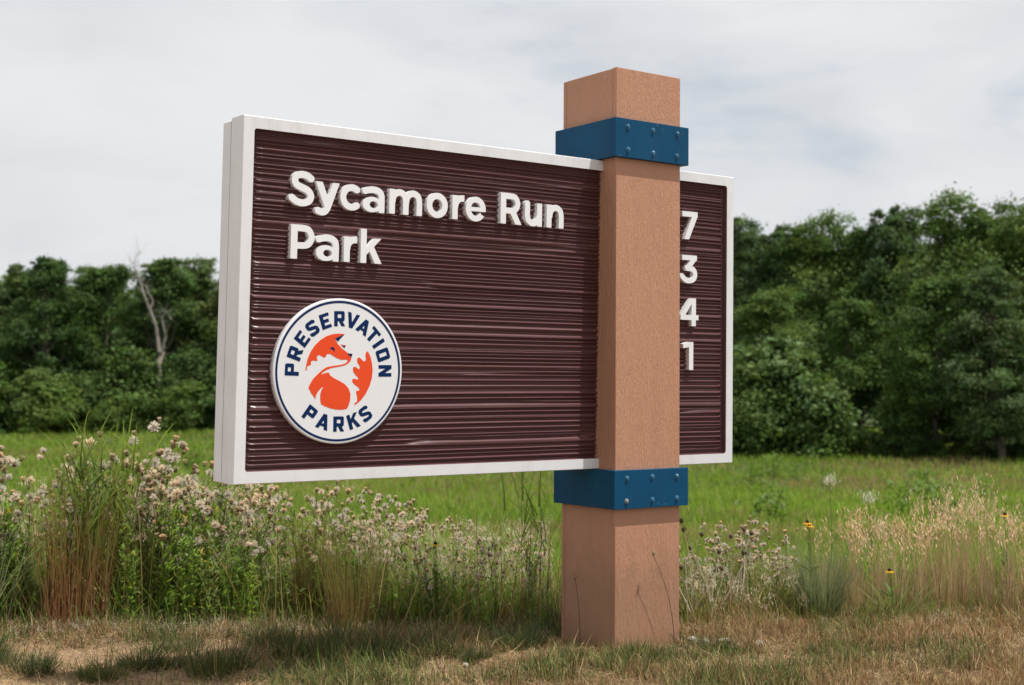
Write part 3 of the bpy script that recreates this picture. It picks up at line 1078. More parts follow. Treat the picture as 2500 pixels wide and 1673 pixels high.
def turf():
    S = Soup()
    n = 260000
    x, y, u, v = scatter(n, 4.25, 6.5, -500, 3000)
    dm = dirt_mask(x, y)
    clump = fbm(x*6, y*6, 71, 3)
    keep = (rng.random(n) > dm*.93) & off_post(x, y, .003) & (rng.random(n) < np.clip((clump-.32)*4.2, .18, 1))
    x, y, u, v, clump = x[keep], y[keep], u[keep], v[keep], clump[keep]
    n = len(x)
    P = np.stack([x, y, terrain(x, y)-.004], 1)
    g = np.clip((fbm(x*1.6, y*1.6, 77, 3)-.44)/.12, 0, 1)*.55+.06
    g = np.clip(g+.25*np.exp(-((v-.35)/.5)**2-((u-5.25)/.35)**2)+.18*(v < -.2), 0, .85)
    green = rng.random(n) < g
    base = pick(n, [TAN, STRAW, BROWN, np.array([.30, .155, .075])], [.34, .20, .26, .20])
    base[green] = pick(int(green.sum()), [OLIVE, DEEPG, GREEN], [.5, .33, .17])
    c = base*np.clip(rng.normal(1, .2, (n, 1)), .5, 1.6)
    L = rng.gamma(5, .0092, n)*(.55+1.0*clump)*np.where(green, 1.15, 1.0)*np.where(off_post(x, y, .16), 1.0, .6)
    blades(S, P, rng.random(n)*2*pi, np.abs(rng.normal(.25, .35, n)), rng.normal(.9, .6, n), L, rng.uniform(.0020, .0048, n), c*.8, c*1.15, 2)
    # straw and clippings lying flat on soil
    m_ = 24000
    x, y, u, v = scatter(m_, 4.25, 6.0, -500, 3000)
    k = off_post(x, y, .01)
    x, y = x[k], y[k]
    P = np.stack([x, y, terrain(x, y)+.006], 1)
    m_ = len(x)
    blades(S, P, rng.random(m_)*2*pi, rng.normal(1.45, .12, m_), rng.normal(.05, .25, m_), rng.gamma(4, .016, m_), rng.uniform(.0016, .0036, m_),
           jit(STRAW, m_), jit(TAN, m_), 2)
    o = S.build('dry_turf', M['straw'])
    tag(o, 'short dry brown and olive turf at the foot of the sign', 'grass', kind='stuff')
turf()

def pebbles():
    S = Soup()
    x, y, u, v = scatter(420, 4.3, 5.6, -600, 2600)
    k = off_post(x, y, .02)
    for a, b in zip(x[k], y[k]):
        r_ = min(.0065, rng.gamma(2.2, .0022))
        ph = np.array([[1, 0, 0], [-1, 0, 0], [0, 1, 0], [0, -1, 0], [0, 0, 1], [0, 0, -1]])*rng.uniform(.6, 1.3, (6, 1))*r_
        t_ = [[0, 2, 4], [2, 1, 4], [1, 3, 4], [3, 0, 4], [2, 0, 5], [1, 2, 5], [3, 1, 5], [0, 3, 5]]
        S.add(ph+[a, b, float(terrain(a, b))+.002], None, t_, jit((.30, .205, .13), 1, .25)[0])
    tag(S.build('soil_crumbs', M['bark']), 'small crumbs of soil and grit on the bare earth', 'soil', kind='stuff')
pebbles()

# pale stones beside the post
def stone(name, x, y, r_, sq, label, seed):
    q = np.random.default_rng(seed)
    import bmesh
    bm = bmesh.new()
    bmesh.ops.create_icosphere(bm, subdivisions=4, radius=1)
    dirs = [Vector(q.normal(size=3)).normalized() for _ in range(9)]
    cut = q.uniform(.42, .80, 9)
    for vt in bm.verts:
        p = vt.co.copy()
        for d_, c_ in zip(dirs, cut):
            k = p.dot(d_)
            if k > c_:
                p -= d_*(k-c_)
        vt.co = Vector((p.x*r_, p.y*r_*.8, p.z*r_*sq))
    me = bpy.data.meshes.new(name)
    bm.to_mesh(me)
    bm.free()
    me.materials.append(M['stone'])
    o = link(bpy.data.objects.new(name, me))
    o.location = (x, y, float(terrain(x, y))+r_*sq*.6)
    o.rotation_euler = (0, 0, q.uniform(0, 6))
    tag(o, label, 'stone', 'pale stones by the post')
for k, (px, u, r_, lab) in enumerate((
        (1768, 5.44, .042, 'largest pale limestone lump on the soil right of the post'),
        (1692, 5.48, .028, 'pale stone chip nearest the right side of the post'),
        (1726, 5.46, .024, 'small pale stone between the post and the largest stone'),
        (1802, 5.42, .022, 'small pale stone just right of the largest stone'),
        (1852, 5.44, .027, 'flat pale stone farthest right of the post'),
        (1142, 4.96, .020, 'grey flaky stone lying in turf left of the post'),
        (1085, 4.72, .014, 'small whitish stone on the soil at the bottom of the photo'))):
    x, y = vpos(u, px)
    stone('stone', x, y, r_, .55, lab, 40+k)

# ------------------------------------------------------------------ tufts, clumps and plants
def clump_mesh(name, n, h, spread, lean, bend, w, cb, ct, seed=0, az0=None, hs=.22, segs=4, mid=None, azs=None, base_r=.04):
    global rng
    old, rng = rng, np.random.default_rng(seed)
    S = Soup()
    a = rng.random(n)*2*pi
    r_ = np.sqrt(rng.random(n))*base_r
    P = np.stack([np.cos(a)*r_*spread, np.sin(a)*r_*spread, np.full(n, -.01)], 1)
    az = a+rng.normal(0, .5, n)
    if az0 is not None:
        az = np.where(rng.random(n) < .7, az0+rng.normal(0, azs or .7, n), az)
    L = h*np.clip(rng.normal(.78, hs, n), .3, 1.08)
    tips = blades(S, P, az, np.abs(rng.normal(lean, lean*.6, n)), rng.normal(bend, bend*.5+.02, n), L, rng.uniform(w*.6, w*1.3, n),
                  jit(cb, n, .15), jit(ct, n, .15), segs)
    rng = old
    return S, tips

# dark fescue tufts along the edge of the turf
protos = []
for k in range(4):
    S = Soup()
    q = np.random.default_rng(900+k)
    for j in range(5):
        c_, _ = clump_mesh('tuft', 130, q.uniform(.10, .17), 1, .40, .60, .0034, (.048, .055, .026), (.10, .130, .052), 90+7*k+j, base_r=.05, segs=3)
        c_.v[0][:, :2] += q.normal(0, .045, 2)
        S.add(c_.v[0], c_.q[0], c_.t[0], c_.c[0])
    c_, _ = clump_mesh('tuft', 60, .12, 1, .6, .6, .0028, TAN, STRAW, 95+k, base_r=.10, segs=3)
    S.add(c_.v[0], c_.q[0], c_.t[0], c_.c[0])
    protos.append(S.mesh('grass_tuft', M['grass']))
tufts = [(375, 4.98, 1.0, 'left of the three dark grass tufts beside the bare soil'), (545, 4.93, 1.15, 'broad dark grass tuft on bare soil below the badge'),
         (95, 4.86, .85, 'dark grass tuft nearest the lower left corner of the photo'), (760, 5.14, 1.1, 'dark rounded grass tuft below the panel, between badge and post, left one'),
         (925, 5.12, 1.0, 'dark grass tuft below the middle of the panel'), (1060, 5.17, .95, 'dark grass tuft midway between badge and post'),
         (1270, 5.32, 1.2, 'dark grass tuft close to the left foot of the post'), (1725, 5.34, .75, 'dark grass tuft among pale stones right of the post'),
         (1565, 5.05, .8, 'dark grass tuft growing against the front foot of the post'), (660, 5.35, .8, 'small dark grass tuft at the foot of the thistles'),
         (1400, 5.12, .6, 'low dark grass tuft left of the front corner of the post'), (440, 5.25, .75, 'small grass tuft behind bare soil at left'),
         (1180, 5.05, .6, 'low dark tuft in the turf left of the post'), (260, 4.72, .8, 'low sunlit grass tuft at the bottom edge, left of the badge'), (-20, 5.05, .9, 'grass tuft cut by the left edge of the photo'), (1655, 5.10, .55, 'low dark tuft at the right front corner of the post')]
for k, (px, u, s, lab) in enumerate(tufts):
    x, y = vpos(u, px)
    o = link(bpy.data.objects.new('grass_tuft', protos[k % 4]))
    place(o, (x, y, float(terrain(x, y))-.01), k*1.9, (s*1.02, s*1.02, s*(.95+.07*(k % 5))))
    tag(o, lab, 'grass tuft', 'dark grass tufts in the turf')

def grass_thing(name, px, u, label, cat, group, soup, rz=0.0, s=1.0, seeds=None, dry=False):
    x, y = vpos(u, px)
    r = empty(name, (x, y, float(terrain(x, y))), rz)
    r.scale = (s,)*3
    soup.build('blade_tuft', M['straw' if dry else 'grass'], r)
    if seeds is not None:
        seeds.build('seed_heads', M['straw'], r)['kind'] = 'stuff'
    tag(r, label, cat, group)
    return r

def spikelets(tips, h, col, seed, per=9, ln=.028, droop=.5):
    global rng
    old, rng = rng, np.random.default_rng(seed)
    S = Soup()
    n = len(tips)
    for k in range(per):
        t = k/per
        P = tips+np.stack([rng.normal(0, .006, n), rng.normal(0, .006, n), -t*h+rng.normal(0, .004, n)], 1)
        blades(S, P, rng.random(n)*2*pi, np.abs(rng.normal(.25, .2, n)), droop, rng.uniform(.7, 1.3, n)*ln, rng.uniform(.003, .0055, n), jit(col, n), jit(np.asarray(col)*1.1, n), 2, mid=.8)
    rng = old
    return S

RED, WARM = (.42, .165, .105), (.27, .15, .075)
YG, LIME = (.22, .29, .055), (.29, .37, .08)
# the tall russet based clump at the left: leaning bundle, then fanning green blades
S, t_ = clump_mesh('tall', 190, .84, 1, .13, .10, .0060, RED, YG, 201, az0=.4, azs=.5, base_r=.13, hs=.14, segs=5)
global_rng = rng
rng = np.random.default_rng(5)
def cane_leaves(S, n, h0, h1, ln, w, cb, ct, rad=.11, lean0=(.02, .25), cx=.09):
    hz = rng.uniform(h0, h1, n)
    a = rng.random(n)*2*pi
    P = np.stack([np.cos(a)*rad*rng.random(n)+hz*cx, np.sin(a)*rad*rng.random(n)+hz*cx*.4, hz], 1)
    blades(S, P, rng.random(n)*2*pi, np.abs(rng.normal(.45, .25, n)), rng.normal(.55, .4, n), rng.uniform(.6, 1.2, n)*ln, rng.uniform(.6, 1.2, n)*w, jit(cb, n), jit(ct, n), 4)
cane_leaves(S, 95, .30, .66, .30, .012, (.12, .17, .04), LIME)
cane_leaves(S, 30, .05, .35, .35, .006, (.28, .13, .07), (.30, .19, .09))
grass_thing('tall_grass_clump', 190, 5.72, 'tall green grass clump with russet stem bases, left of the panel', 'grass clump', None, S)
S, t_ = clump_mesh('tall', 60, .86, 1, .16, .12, .005, (.20, .10, .06), YG, 203, az0=.9, azs=.5, base_r=.10, hs=.14, segs=5)
cane_leaves(S, 50, .32, .64, .30, .012, (.12, .18, .04), LIME)
grass_thing('tall_grass_clump', 285, 5.95, 'tall green grass clump just behind the russet one at left', 'grass clump', None, S)
# blue-grey grass at the left edge
S, t_ = clump_mesh('bg', 420, .70, 1, .38, .25, .0042, (.22, .25, .18), (.30, .38, .31), 205, az0=2.4, azs=.9, base_r=.16)
grass_thing('blue_grey_grass_clump', -55, 5.75, 'soft blue grey grass clump cut by the left edge of the photo', 'grass clump', None, S)
# fine golden grass below the panel
S, t_ = clump_mesh('gold', 420, .46, 1, .14, .10, .0026, (.32, .20, .09), (.27, .25, .10), 207, base_r=.10)
grass_thing('golden_grass_clump', 868, 5.72, 'fine golden grass clump standing below the middle of the panel', 'grass clump', None, S)
S, t_ = clump_mesh('gold2', 200, .62, 1, .10, .08, .0032, (.25, .14, .07), (.22, .25, .08), 208, base_r=.08)
cane_leaves(S, 26, .2, .5, .25, .008, (.13, .18, .05), LIME, .06, cx=.02)
grass_thing('tall_grass_clump', 770, 5.85, 'upright green grass stems below the panel right of the badge', 'grass clump', None, S)
# thin green stalks with red feet, left of the post
S, t_ = clump_mesh('stalk', 16, .74, 1, .05, .05, .0065, (.24, .11, .075), (.17, .24, .06), 209, base_r=.16, hs=.12, segs=5)
cane_leaves(S, 26, .18, .55, .30, .0085, (.14, .20, .05), (.20, .28, .07), .13, cx=.0)
grass_thing('stalk_grass_clump', 1290, 5.85, 'thin green stalks with reddish feet just left of the post', 'grass clump', None, S)
S, t_ = clump_mesh('stalk', 9, .66, 1, .07, .05, .006, (.24, .11, .075), (.17, .24, .06), 210, base_r=.12, hs=.14, segs=5)
cane_leaves(S, 14, .16, .5, .27, .008, (.14, .20, .05), (.20, .28, .07), .1, cx=.0)
grass_thing('stalk_grass_clump', 1225, 6.05, 'sparse green stalks farther left of the post, below the panel', 'grass clump', None, S)
S, t_ = clump_mesh('stalk', 46, .30, 1, .30, .35, .0032, (.05, .07, .04), (.09, .13, .07), 211, base_r=.05, hs=.14, segs=5)
grass_thing('stalk_grass_clump', 1362, 5.62, 'low grey green grass leaning on the left side of the post', 'grass clump', None, S)
# bunchgrass right of the post
S, t_ = clump_mesh('bunch', 520, .40, 1, .30, .16, .0034, (.17, .18, .10), (.235, .275, .19), 213, base_r=.07)
grass_thing('blue_green_bunchgrass', 2003, 6.02, 'blue green bunchgrass fanning out at the edge of the tan grasses', 'grass clump', None, S)
S, t_ = clump_mesh('bunch', 110, .26, 1, .75, .5, .006, (.15, .17, .06), (.25, .29, .10), 214, base_r=.07)
grass_thing('arching_grass_clump', 2185, 5.98, 'arching yellow green grass in front of the tan grasses', 'grass clump', None, S)
# tan seeding grasses on the right, clump by clump
rng = np.random.default_rng(55)
tans = [(2050, 6.25, .37), (2108, 6.30, .36), (2168, 6.5, .31), (2222, 6.25, .37), (2268, 6.45, .42), (2315, 6.25, .45), (2352, 6.5, .46), (2398, 6.3, .42),
        (2445, 6.15, .38), (2492, 6.35, .37), (2540, 6.25, .36), (2600, 6.4, .38)]
names = ['leftmost', 'second', 'third', 'fourth', 'fifth', 'sixth', 'seventh', 'eighth', 'ninth']
for k, (px, u, h) in enumerate(tans):
    S, tp = clump_mesh('tan', 58, h*1.08, 1, .08, .14, .0050, (.42, .31, .17), (.58, .42, .26), 230+k, az0=-.5, azs=.9, base_r=.085, hs=.11)
    sd = spikelets(tp, .065, (.64, .47, .32), 260+k, per=7, ln=.022)
    lab = (names[k]+' clump from the left' if k < 9 else 'clump at the right edge of the photo')
    grass_thing('tan_grass_clump', px, u, 'tan seeding grass, '+lab+' in the right hand stand', 'grass clump', 'tan seeding grasses right of the post', S, 0, 1, sd, True)
rng = global_rng

# --- seeding thistles
def head_mesh(kind, seed):
    q = np.random.default_rng(seed)
    S = Soup()
    an = np.arange(7)*2*pi/7
    prof = [(0, .0), (.0075, .004), (.0092, .011), (.007, .018)]
    ring = np.array([[r_*cos(a), r_*sin(a), z] for r_, z in prof for a in an])
    fq = [[i*7+j, i*7+(j+1) % 7, (i+1)*7+(j+1) % 7, (i+1)*7+j] for i in range(3) for j in range(7)]
    S.add(ring, fq, None, np.repeat(np.array([[.17, .15, .06], [.25, .19, .10], [.30, .22, .13], [.36, .27, .17]]), 7, 0))
    n = 110 if kind == 'fluffy' else 64
    th = np.arccos(q.uniform(-.85 if kind == 'fluffy' else .55, 1, n))
    ph = q.random(n)*2*pi
    ln = q.uniform(.012, .021, n) if kind == 'fluffy' else q.uniform(.009, .015, n)
    d = np.stack([np.sin(th)*np.cos(ph), np.sin(th)*np.sin(ph), np.cos(th)], 1)
    p0 = np.array([0, 0, .017])+d*.002
    sd = np.cross(d, q.normal(size=(n, 3)))
    sd /= np.linalg.norm(sd, axis=1)[:, None]
    w = .0017
    tip = p0+d*ln[:, None]
    V = np.stack([p0-sd*w*.6, p0+sd*w*.6, tip+sd*w, tip-sd*w], 1).reshape(-1, 3)
    fl = np.array([.90, .79, .68]) if kind == 'fluffy' else np.array([.82, .66, .51])
    c = np.clip(fl*q.normal(1, .12, (n, 1)), 0, .9)
    cc = np.stack([c*.7, c*.7, c, c], 1).reshape(-1, 3)
    S.add(V, np.arange(n*4).reshape(-1, 4), None, cc)
    return S.mesh('seed_head', M['fluff'])
HEADS = [head_mesh('fluffy', 1), head_mesh('tan', 2), head_mesh('tan', 3), head_mesh('fluffy', 4)]

def make_thistle(seed):
    global rng
    old, rng = rng, np.random.default_rng(seed)
    H = .75
    root = empty('thistle')
    St, Lf = Soup(), Soup()
    lean = rng.normal(0, .05, 2)
    def sp(t):
        return np.array([lean[0]*t*t, lean[1]*t*t, H*t*.86])
    tube(St, [sp(t) for t in np.linspace(0, 1, 7)], np.linspace(.0042, .0018, 7), (.15, .17, .06), 5, (.19, .20, .09))
    nb = int(rng.integers(8, 11))
    heads = []
    for k in range(nb):
        t = .40+.60*(k+.5)/nb
        a = k*2.4+rng.uniform(-.5, .5)
        ln = H*rng.uniform(.12, .24)
        p0 = sp(t)
        p1 = p0+np.array([cos(a)*ln*.45, sin(a)*ln*.45, ln*.55])
        p2 = p0+np.array([cos(a)*ln*.6, sin(a)*ln*.6, ln])
        tube(St, [p0, p1, p2], [.0016, .0013, .0011], (.19, .20, .09), 4)
        heads.append((p2, np.array([cos(a)*.3, sin(a)*.3, 1])))
        for _ in range(int(rng.integers(0, 3))):
            b = a+rng.uniform(-1.3, 1.3)
            q = p1+np.array([cos(b), sin(b), .9])*rng.uniform(.025, .05)
            tube(St, [p1, (p1+q)/2+[0, 0, -.004], q], [.0012, .001, .001], (.19, .20, .09), 4)
            heads.append((q, np.array([cos(b)*.5, sin(b)*.5, 1])))
    heads.append((sp(1.0), np.array([0, 0, 1.0])))
    n = 34
    t = np.sort(rng.uniform(.05, .9, n))
    P = np.array([sp(x) for x in t])
    L = .15*(1.15-t)*rng.uniform(.7, 1.2, n)+.02
    dry = (rng.random(n) < .14)[:, None]
    cb = np.where(dry, np.array([.28, .19, .09]), np.array([.165, .235, .060]))*rng.uniform(.7, 1.25, (n, 1))
    blades(Lf, P, np.arange(n)*2.4+rng.normal(0, .3, n), rng.normal(.75, .2, n), rng.normal(.9, .4, n), L, L*.22, cb, cb*1.2, 4, twist=rng.normal(0, .25, n), mid=.62)
    # fringe of drifting floss caught on the leaves
    m_ = 260
    wad = rng.uniform(.35, 1.0, 8)[rng.integers(0, 8, m_)]
    P = np.array([sp(x) for x in wad])+np.stack([np.cos(wad*40), np.sin(wad*40), wad*0], 1)*.03+rng.normal(0, 1, (m_, 3))*[.012, .012, .022]
    St.build('stem', M['grass'], root)
    Lf.build('foliage', M['grass'], root)
    Fz = Soup()
    blades(Fz, P, rng.random(m_)*6.3, rng.uniform(.2, 2.6, m_), rng.normal(0, .8, m_), rng.uniform(.012, .028, m_), .0019, jit((.80, .71, .62), m_), jit((.86, .77, .68), m_), 1)
    Fz.build('loose_floss', M['fluff'], root)['kind'] = 'stuff'
    for p, d in heads:
        h = link(bpy.data.objects.new('seed_head', HEADS[int(rng.integers(0, 4))]), root)
        h.location = tuple(p)
        h.rotation_euler = Vector(d).to_track_quat('Z', 'Y').to_euler()
        s = rng.uniform(.85, 1.3)
        h.scale = (s, s, s)
    rng = old
    return root
thistles = [make_thistle(300+k) for k in range(6)]

def make_leafy(seed, tone):
    global rng
    old, rng = rng, np.random.default_rng(seed)
    root = empty('leafy_weed')
    St, Lf = Soup(), Soup()
    for k in range(3):
        a, h = rng.random()*6.3, rng.uniform(.40, .56)
        b = rng.normal(0, .03, 2)
        d = np.array([cos(a), sin(a)])*rng.uniform(.03, .09)
        def sp(t):
            return np.array([b[0]+d[0]*t, b[1]+d[1]*t, h*t])
        tube(St, [sp(t) for t in np.linspace(0, 1, 5)], np.linspace(.003, .0012, 5), (.16, .15, .07), 4)
        n = 84
        t = rng.uniform(.08, 1.0, n)
        P = np.array([sp(x) for x in t])
        L = rng.uniform(.035, .075, n)*(1.15-.4*t)
        c = np.asarray(tone)*rng.uniform(.65, 1.35, (n, 1))
        yel = rng.random(n) < .05
        c[yel] = (.42, .34, .06)
        blades(Lf, P, rng.random(n)*6.3, rng.normal(.85, .3, n), rng.normal(.5, .4, n), L, L*rng.uniform(.17, .30, n), c*.9, c*1.15, 3, twist=rng.normal(0, .3, n), mid=.7)
    St.build('stem', M['grass'], root)
    Lf.build('foliage', M['grass'], root)
    rng = old
    return root
leafies = [make_leafy(340, (.19, .30, .056)), make_leafy(341, (.23, .34, .065)), make_leafy(342, (.16, .26, .05)), make_leafy(343, (.20, .26, .10))]

ORD = ['first', 'second', 'third', 'fourth', 'fifth', 'sixth', 'seventh', 'eighth', 'ninth', 'tenth', 'eleventh', 'twelfth', 'thirteenth', 'fourteenth', 'fifteenth', 'sixteenth']
used = set()
def put(protos_, k, px, u, s, label, cat, group, rz, tilt=(0, 0)):
    r = protos_[k % len(protos_)]
    x, y = vpos(u, px)
    loc = (x, y, float(terrain(x, y))-.005)
    if r.name in used:
        return copy_tree(r, loc, rz, s, label, cat, group, tilt)
    used.add(r.name)
    place(r, loc, rz, s, tilt)
    return tag(r, label, cat, group)

def bank_top(px):
    """height of the thistle bank along the photo, in metres"""
    return float(np.interp(px, [-200, 0, 120, 300, 420, 560, 700, 800, 950, 1080, 1200, 1340, 1420], [.70, .74, .60, .82, .78, .66, .62, .60, .50, .46, .40, .34, .30]))
rs = random.Random(9)
k = 0
for row, (u, n_) in enumerate(((5.92, 27), (6.2, 30), (6.55, 30))):
    for i in range(n_):
        px = -180+(1560*(i+.5)/n_)+rs.gauss(0, 34)
        if px > 1345:
            continue
        h = bank_top(px)*rs.choice((rs.uniform(.66, .88), rs.uniform(.85, 1.04), rs.uniform(.85, 1.04)))*(1, .99, .98)[row]
        zone = ('left of the panel' if px < 520 else 'below the panel near the badge' if px < 900 else 'below the panel towards the post')
        put(thistles, k, px, u+rs.uniform(-.12, .12), h/.75*(.9+.2*rs.random()), 'seeding thistle with fluffy tan heads in the weed bank, '+zone, 'thistle', 'seeding thistles '+zone, rs.uniform(0, 6.3), (rs.gauss(0, .11), rs.gauss(0, .11)))
        k += 1
for row, (u, n_) in enumerate(((5.78, 32), (6.05, 28), (6.4, 20))):
    for i in range(n_):
        px = -160+(1540*(i+.5)/n_)+rs.uniform(-25, 25)
        if px > 1350 or (100 < px < 270 and row == 0):
            continue
        h = min(bank_top(px)*.80, .62)*rs.uniform(.5, 1.05)
        zone = ('left of the panel' if px < 520 else 'below the badge' if px < 900 else 'left of the post')
        put(leafies, k, px, u+rs.uniform(-.1, .1), h/.52, 'leafy green weed growing among thistles '+zone, 'weed', 'leafy weeds '+zone, rs.uniform(0, 6.3))
        k += 1
# low brown weeds with thistles right of the post
for i in range(16):
    px = 1675+250*(i+.5)/16+rs.uniform(-14, 14)
    put(thistles, k+i, px, rs.uniform(6.1, 6.7), rs.uniform(.36, .50), 'short seeding thistle right of the post, '+ORD[i]+' from the post', 'thistle', 'short thistles right of the post', rs.uniform(0, 6.3), (rs.gauss(0, .15), rs.gauss(0, .15)))

# dead pale stems with dark heads right of the post
def dead_stems(px, u, seed, label):
    q = np.random.default_rng(seed)
    x, y = vpos(u, px)
    r = empty('dead_weed', (x, y, float(terrain(x, y))))
    for k in range(7):
        S = Soup()
        a, ln = q.random()*6.3, q.uniform(.25, .48)
        d = np.array([cos(a), sin(a)])*q.uniform(.05, .55)*ln
        pts = [np.array([d[0]*t+.02*sin(3*t+k), d[1]*t, ln*(t-.25*t*t*q.random())]) for t in np.linspace(0, 1, 6)]
        tube(S, pts, np.linspace(.0034, .0014, 6), (.60, .53, .41), 5, (.54, .48, .36))
        st = S.build('dry_stem', M['straw'], r)
        if k < 5:
            G = Soup()
            tube(G, [pts[-1]+np.array([0, 0, z]) for z in (-.004, .004, .012, .017)], [.004, .010, .009, .003], (.16, .12, .085), 7)
            n = 12
            blades(G, np.repeat((pts[-1]+[0, 0, .012])[None], n, 0), q.random(n)*6.3, .5, .1, .016, .0025, (.2, .15, .1), (.5, .42, .34), 1)
            G.build('dry_head', M['grass'], st)
    tag(r, label, 'dead weed', 'dead weeds right of the post')
dead_stems(1690, 5.95, 1, 'pale dead weed with dark heads touching the right side of the post')
dead_stems(1745, 6.0, 2, 'pale dead weed with bent crossed stems right of the post')
dead_stems(1800, 6.15, 3, 'pale dead weed right of the crossed stems')

# yellow coneflowers
def coneflower(px, u, h, seed, label, blooms=1):
    q = np.random.default_rng(seed)
    x, y = vpos(u, px)
    r = empty('yellow_coneflower', (x, y, float(terrain(x, y))))
    for b in range(blooms):
        off = np.array([.03*(b-.4), .015*b, 0])
        top = np.array([0, 0, h-.015*b])+off
        S = Soup()
        tube(S, [[0, 0, 0], top*.5+[.01, 0, 0], top], [.0022, .0018, .0015], (.13, .18, .05), 5)
        n = 9
        blades(S, np.stack([off[0]*.5+np.zeros(n), np.zeros(n), np.linspace(.05, h*.6, n)], 1), q.random(n)*6.3, .8, .6, .09, .014, (.10, .16, .04), (.13, .2, .05), 3, mid=.7)
        st = S.build('stem', M['grass'], r)
        Pm = Soup()
        n = 13
        a = np.arange(n)*2*pi/n
        blades(Pm, top+np.stack([np.cos(a)*.006, np.sin(a)*.006, np.zeros(n)], 1), a, 1.35, 1.35, .019, .008, (.80, .40, .012), (.85, .50, .02), 3, twist=np.zeros(n), mid=.75)
        Pm.build('petals', M['grass'], st)
        Cn = Soup()
        tube(Cn, [top+[0, 0, z] for z in (-.002, .004, .010, .014)], [.008, .0085, .006, .001], (.05, .028, .016), 8)
        Cn.build('flower_cone', M['grass'], st)
    tag(r, label, 'flower', 'yellow coneflowers')
coneflower(1976, 6.0, .42, 1, 'yellow coneflowers above the blue green bunchgrass', 2)
coneflower(2455, 6.15, .445, 2, 'yellow coneflower among tan grasses near the right edge of the photo')
coneflower(2175, 5.95, .215, 3, 'low yellow coneflower at the foot of the tan grasses')
coneflower(1072, 5.85, .345, 4, 'yellow coneflower among seeding thistles left of the post')

# tall white seed fluffs standing in the field right of the post
def fluff_stalk(px, u, h, seed, label):
    q = np.random.default_rng(seed)
    x, y = vpos(u, px)
    r = empty('fluffy_weed', (x, y, float(terrain(x, y))))
    S = Soup()
    tube(S, [[0, 0, 0], [.01, 0, h*.5], [.0, .01, h]], [.003, .002, .0015], (.2, .2, .1), 5)
    S.build('stem', M['grass'], r)
    F_ = Soup()
    n = 120
    P = np.array([0, .01, h])+q.normal(0, 1, (n, 3))*[.028, .02, .018]
    blades(F_, P, q.random(n)*6.3, q.uniform(0, 2.4, n), .3, q.uniform(.015, .03, n), .003, (.68, .66, .62), (.76, .75, .72), 1)
    F_.build('seed_fluff', M['fluff'], r)
    tag(r, label, 'weed', 'white fluffy weeds in the field')
fluff_stalk(2028, 7.2, .56, 1, 'white fluffy seed head standing in the field, left of two')
fluff_stalk(2124, 7.0, .47, 2, 'white fluffy seed head standing in the field, right of two')

# single stalks against the post
def lone_stalk(x, y, h, bend, label, head):
    r = empty('lone_stalk', (x, y, float(terrain(x, y))))
    S = Soup()
    tube(S, [[bend*t*t, -.004*t, h*t] for t in np.linspace(0, 1, 7)], np.linspace(.0016, .0009, 7), (.13, .11, .06), 5)
    S.build('stem', M['grass'], r)
    G = Soup()
    e = np.array([bend, -.004, h])
    if head == 'bud':
        tube(G, [e+[0, 0, z] for z in (-.004, .004, .012, .02)], [.002, .006, .0065, .001], (.42, .34, .20), 7)
    else:
        a = np.array([.3, 2.8, -1.2, 1.6])
        blades(G, np.repeat(e[None]-[0, 0, .01], 4, 0), a, [.9, 1.1, .6, .1], .4, .035, .003, (.10, .08, .04), (.14, .11, .05), 3)
    G.build('seed_head', M['grass'], r)
    tag(r, label, 'weed', 'single stalks by the post')
lone_stalk(1.815, YF-.045, .372, -.115, 'single wiry stalk with a tan bud in front of the post', 'bud')
lone_stalk(XA-.05, .06, .27, -.03, 'thin dark stalk with forked tip against the left side of the post', 'fork')

# drifted white floss on the ground at the foot of the weeds
def floss():
    S = Soup()
    for (n, px0, px1, u0, u1) in ((150, -250, 800, 5.45, 5.75), (60, 800, 1360, 5.5, 5.85), (45, 1680, 2500, 5.75, 6.2)):
        x, y, u, v = scatter(n, u0, u1, px0, px1)
        m_ = 22
        P = np.repeat(np.stack([x, y, terrain(x, y)+.022], 1), m_, 0)+rng.normal(0, 1, (n*m_, 3))*[.018, .018, .010]
        blades(S, P, rng.random(n*m_)*6.3, rng.uniform(.5, 2.2, n*m_), rng.normal(0, .8, n*m_), rng.uniform(.012, .030, n*m_), .0019,
               jit((.58, .54, .49), n*m_), jit((.68, .63, .58), n*m_), 1)
    for (n, px0, px1, z0, z1) in ((230, 880, 1350, .14, .40), (150, -150, 880, .20, .62), (70, 1680, 1960, .08, .24)):
        x, y, u, v = scatter(n, 5.75, 6.4, px0, px1)
        m_ = 26
        z = z0+(z1-z0)*rng.random(n)
        P = np.repeat(np.stack([x, y, z], 1), m_, 0)+rng.normal(0, 1, (n*m_, 3))*[.013, .013, .016]
        blades(S, P, rng.random(n*m_)*6.3, rng.uniform(.2, 2.6, n*m_), rng.normal(0, .8, n*m_), rng.uniform(.012, .028, n*m_), .0019,
               jit((.78, .69, .60), n*m_), jit((.85, .76, .67), n*m_), 1)
    tag(S.build('drifted_floss', M['fluff']), 'white thistle floss drifted over the weeds and the ground at their foot', 'seed floss', kind='stuff')
floss()

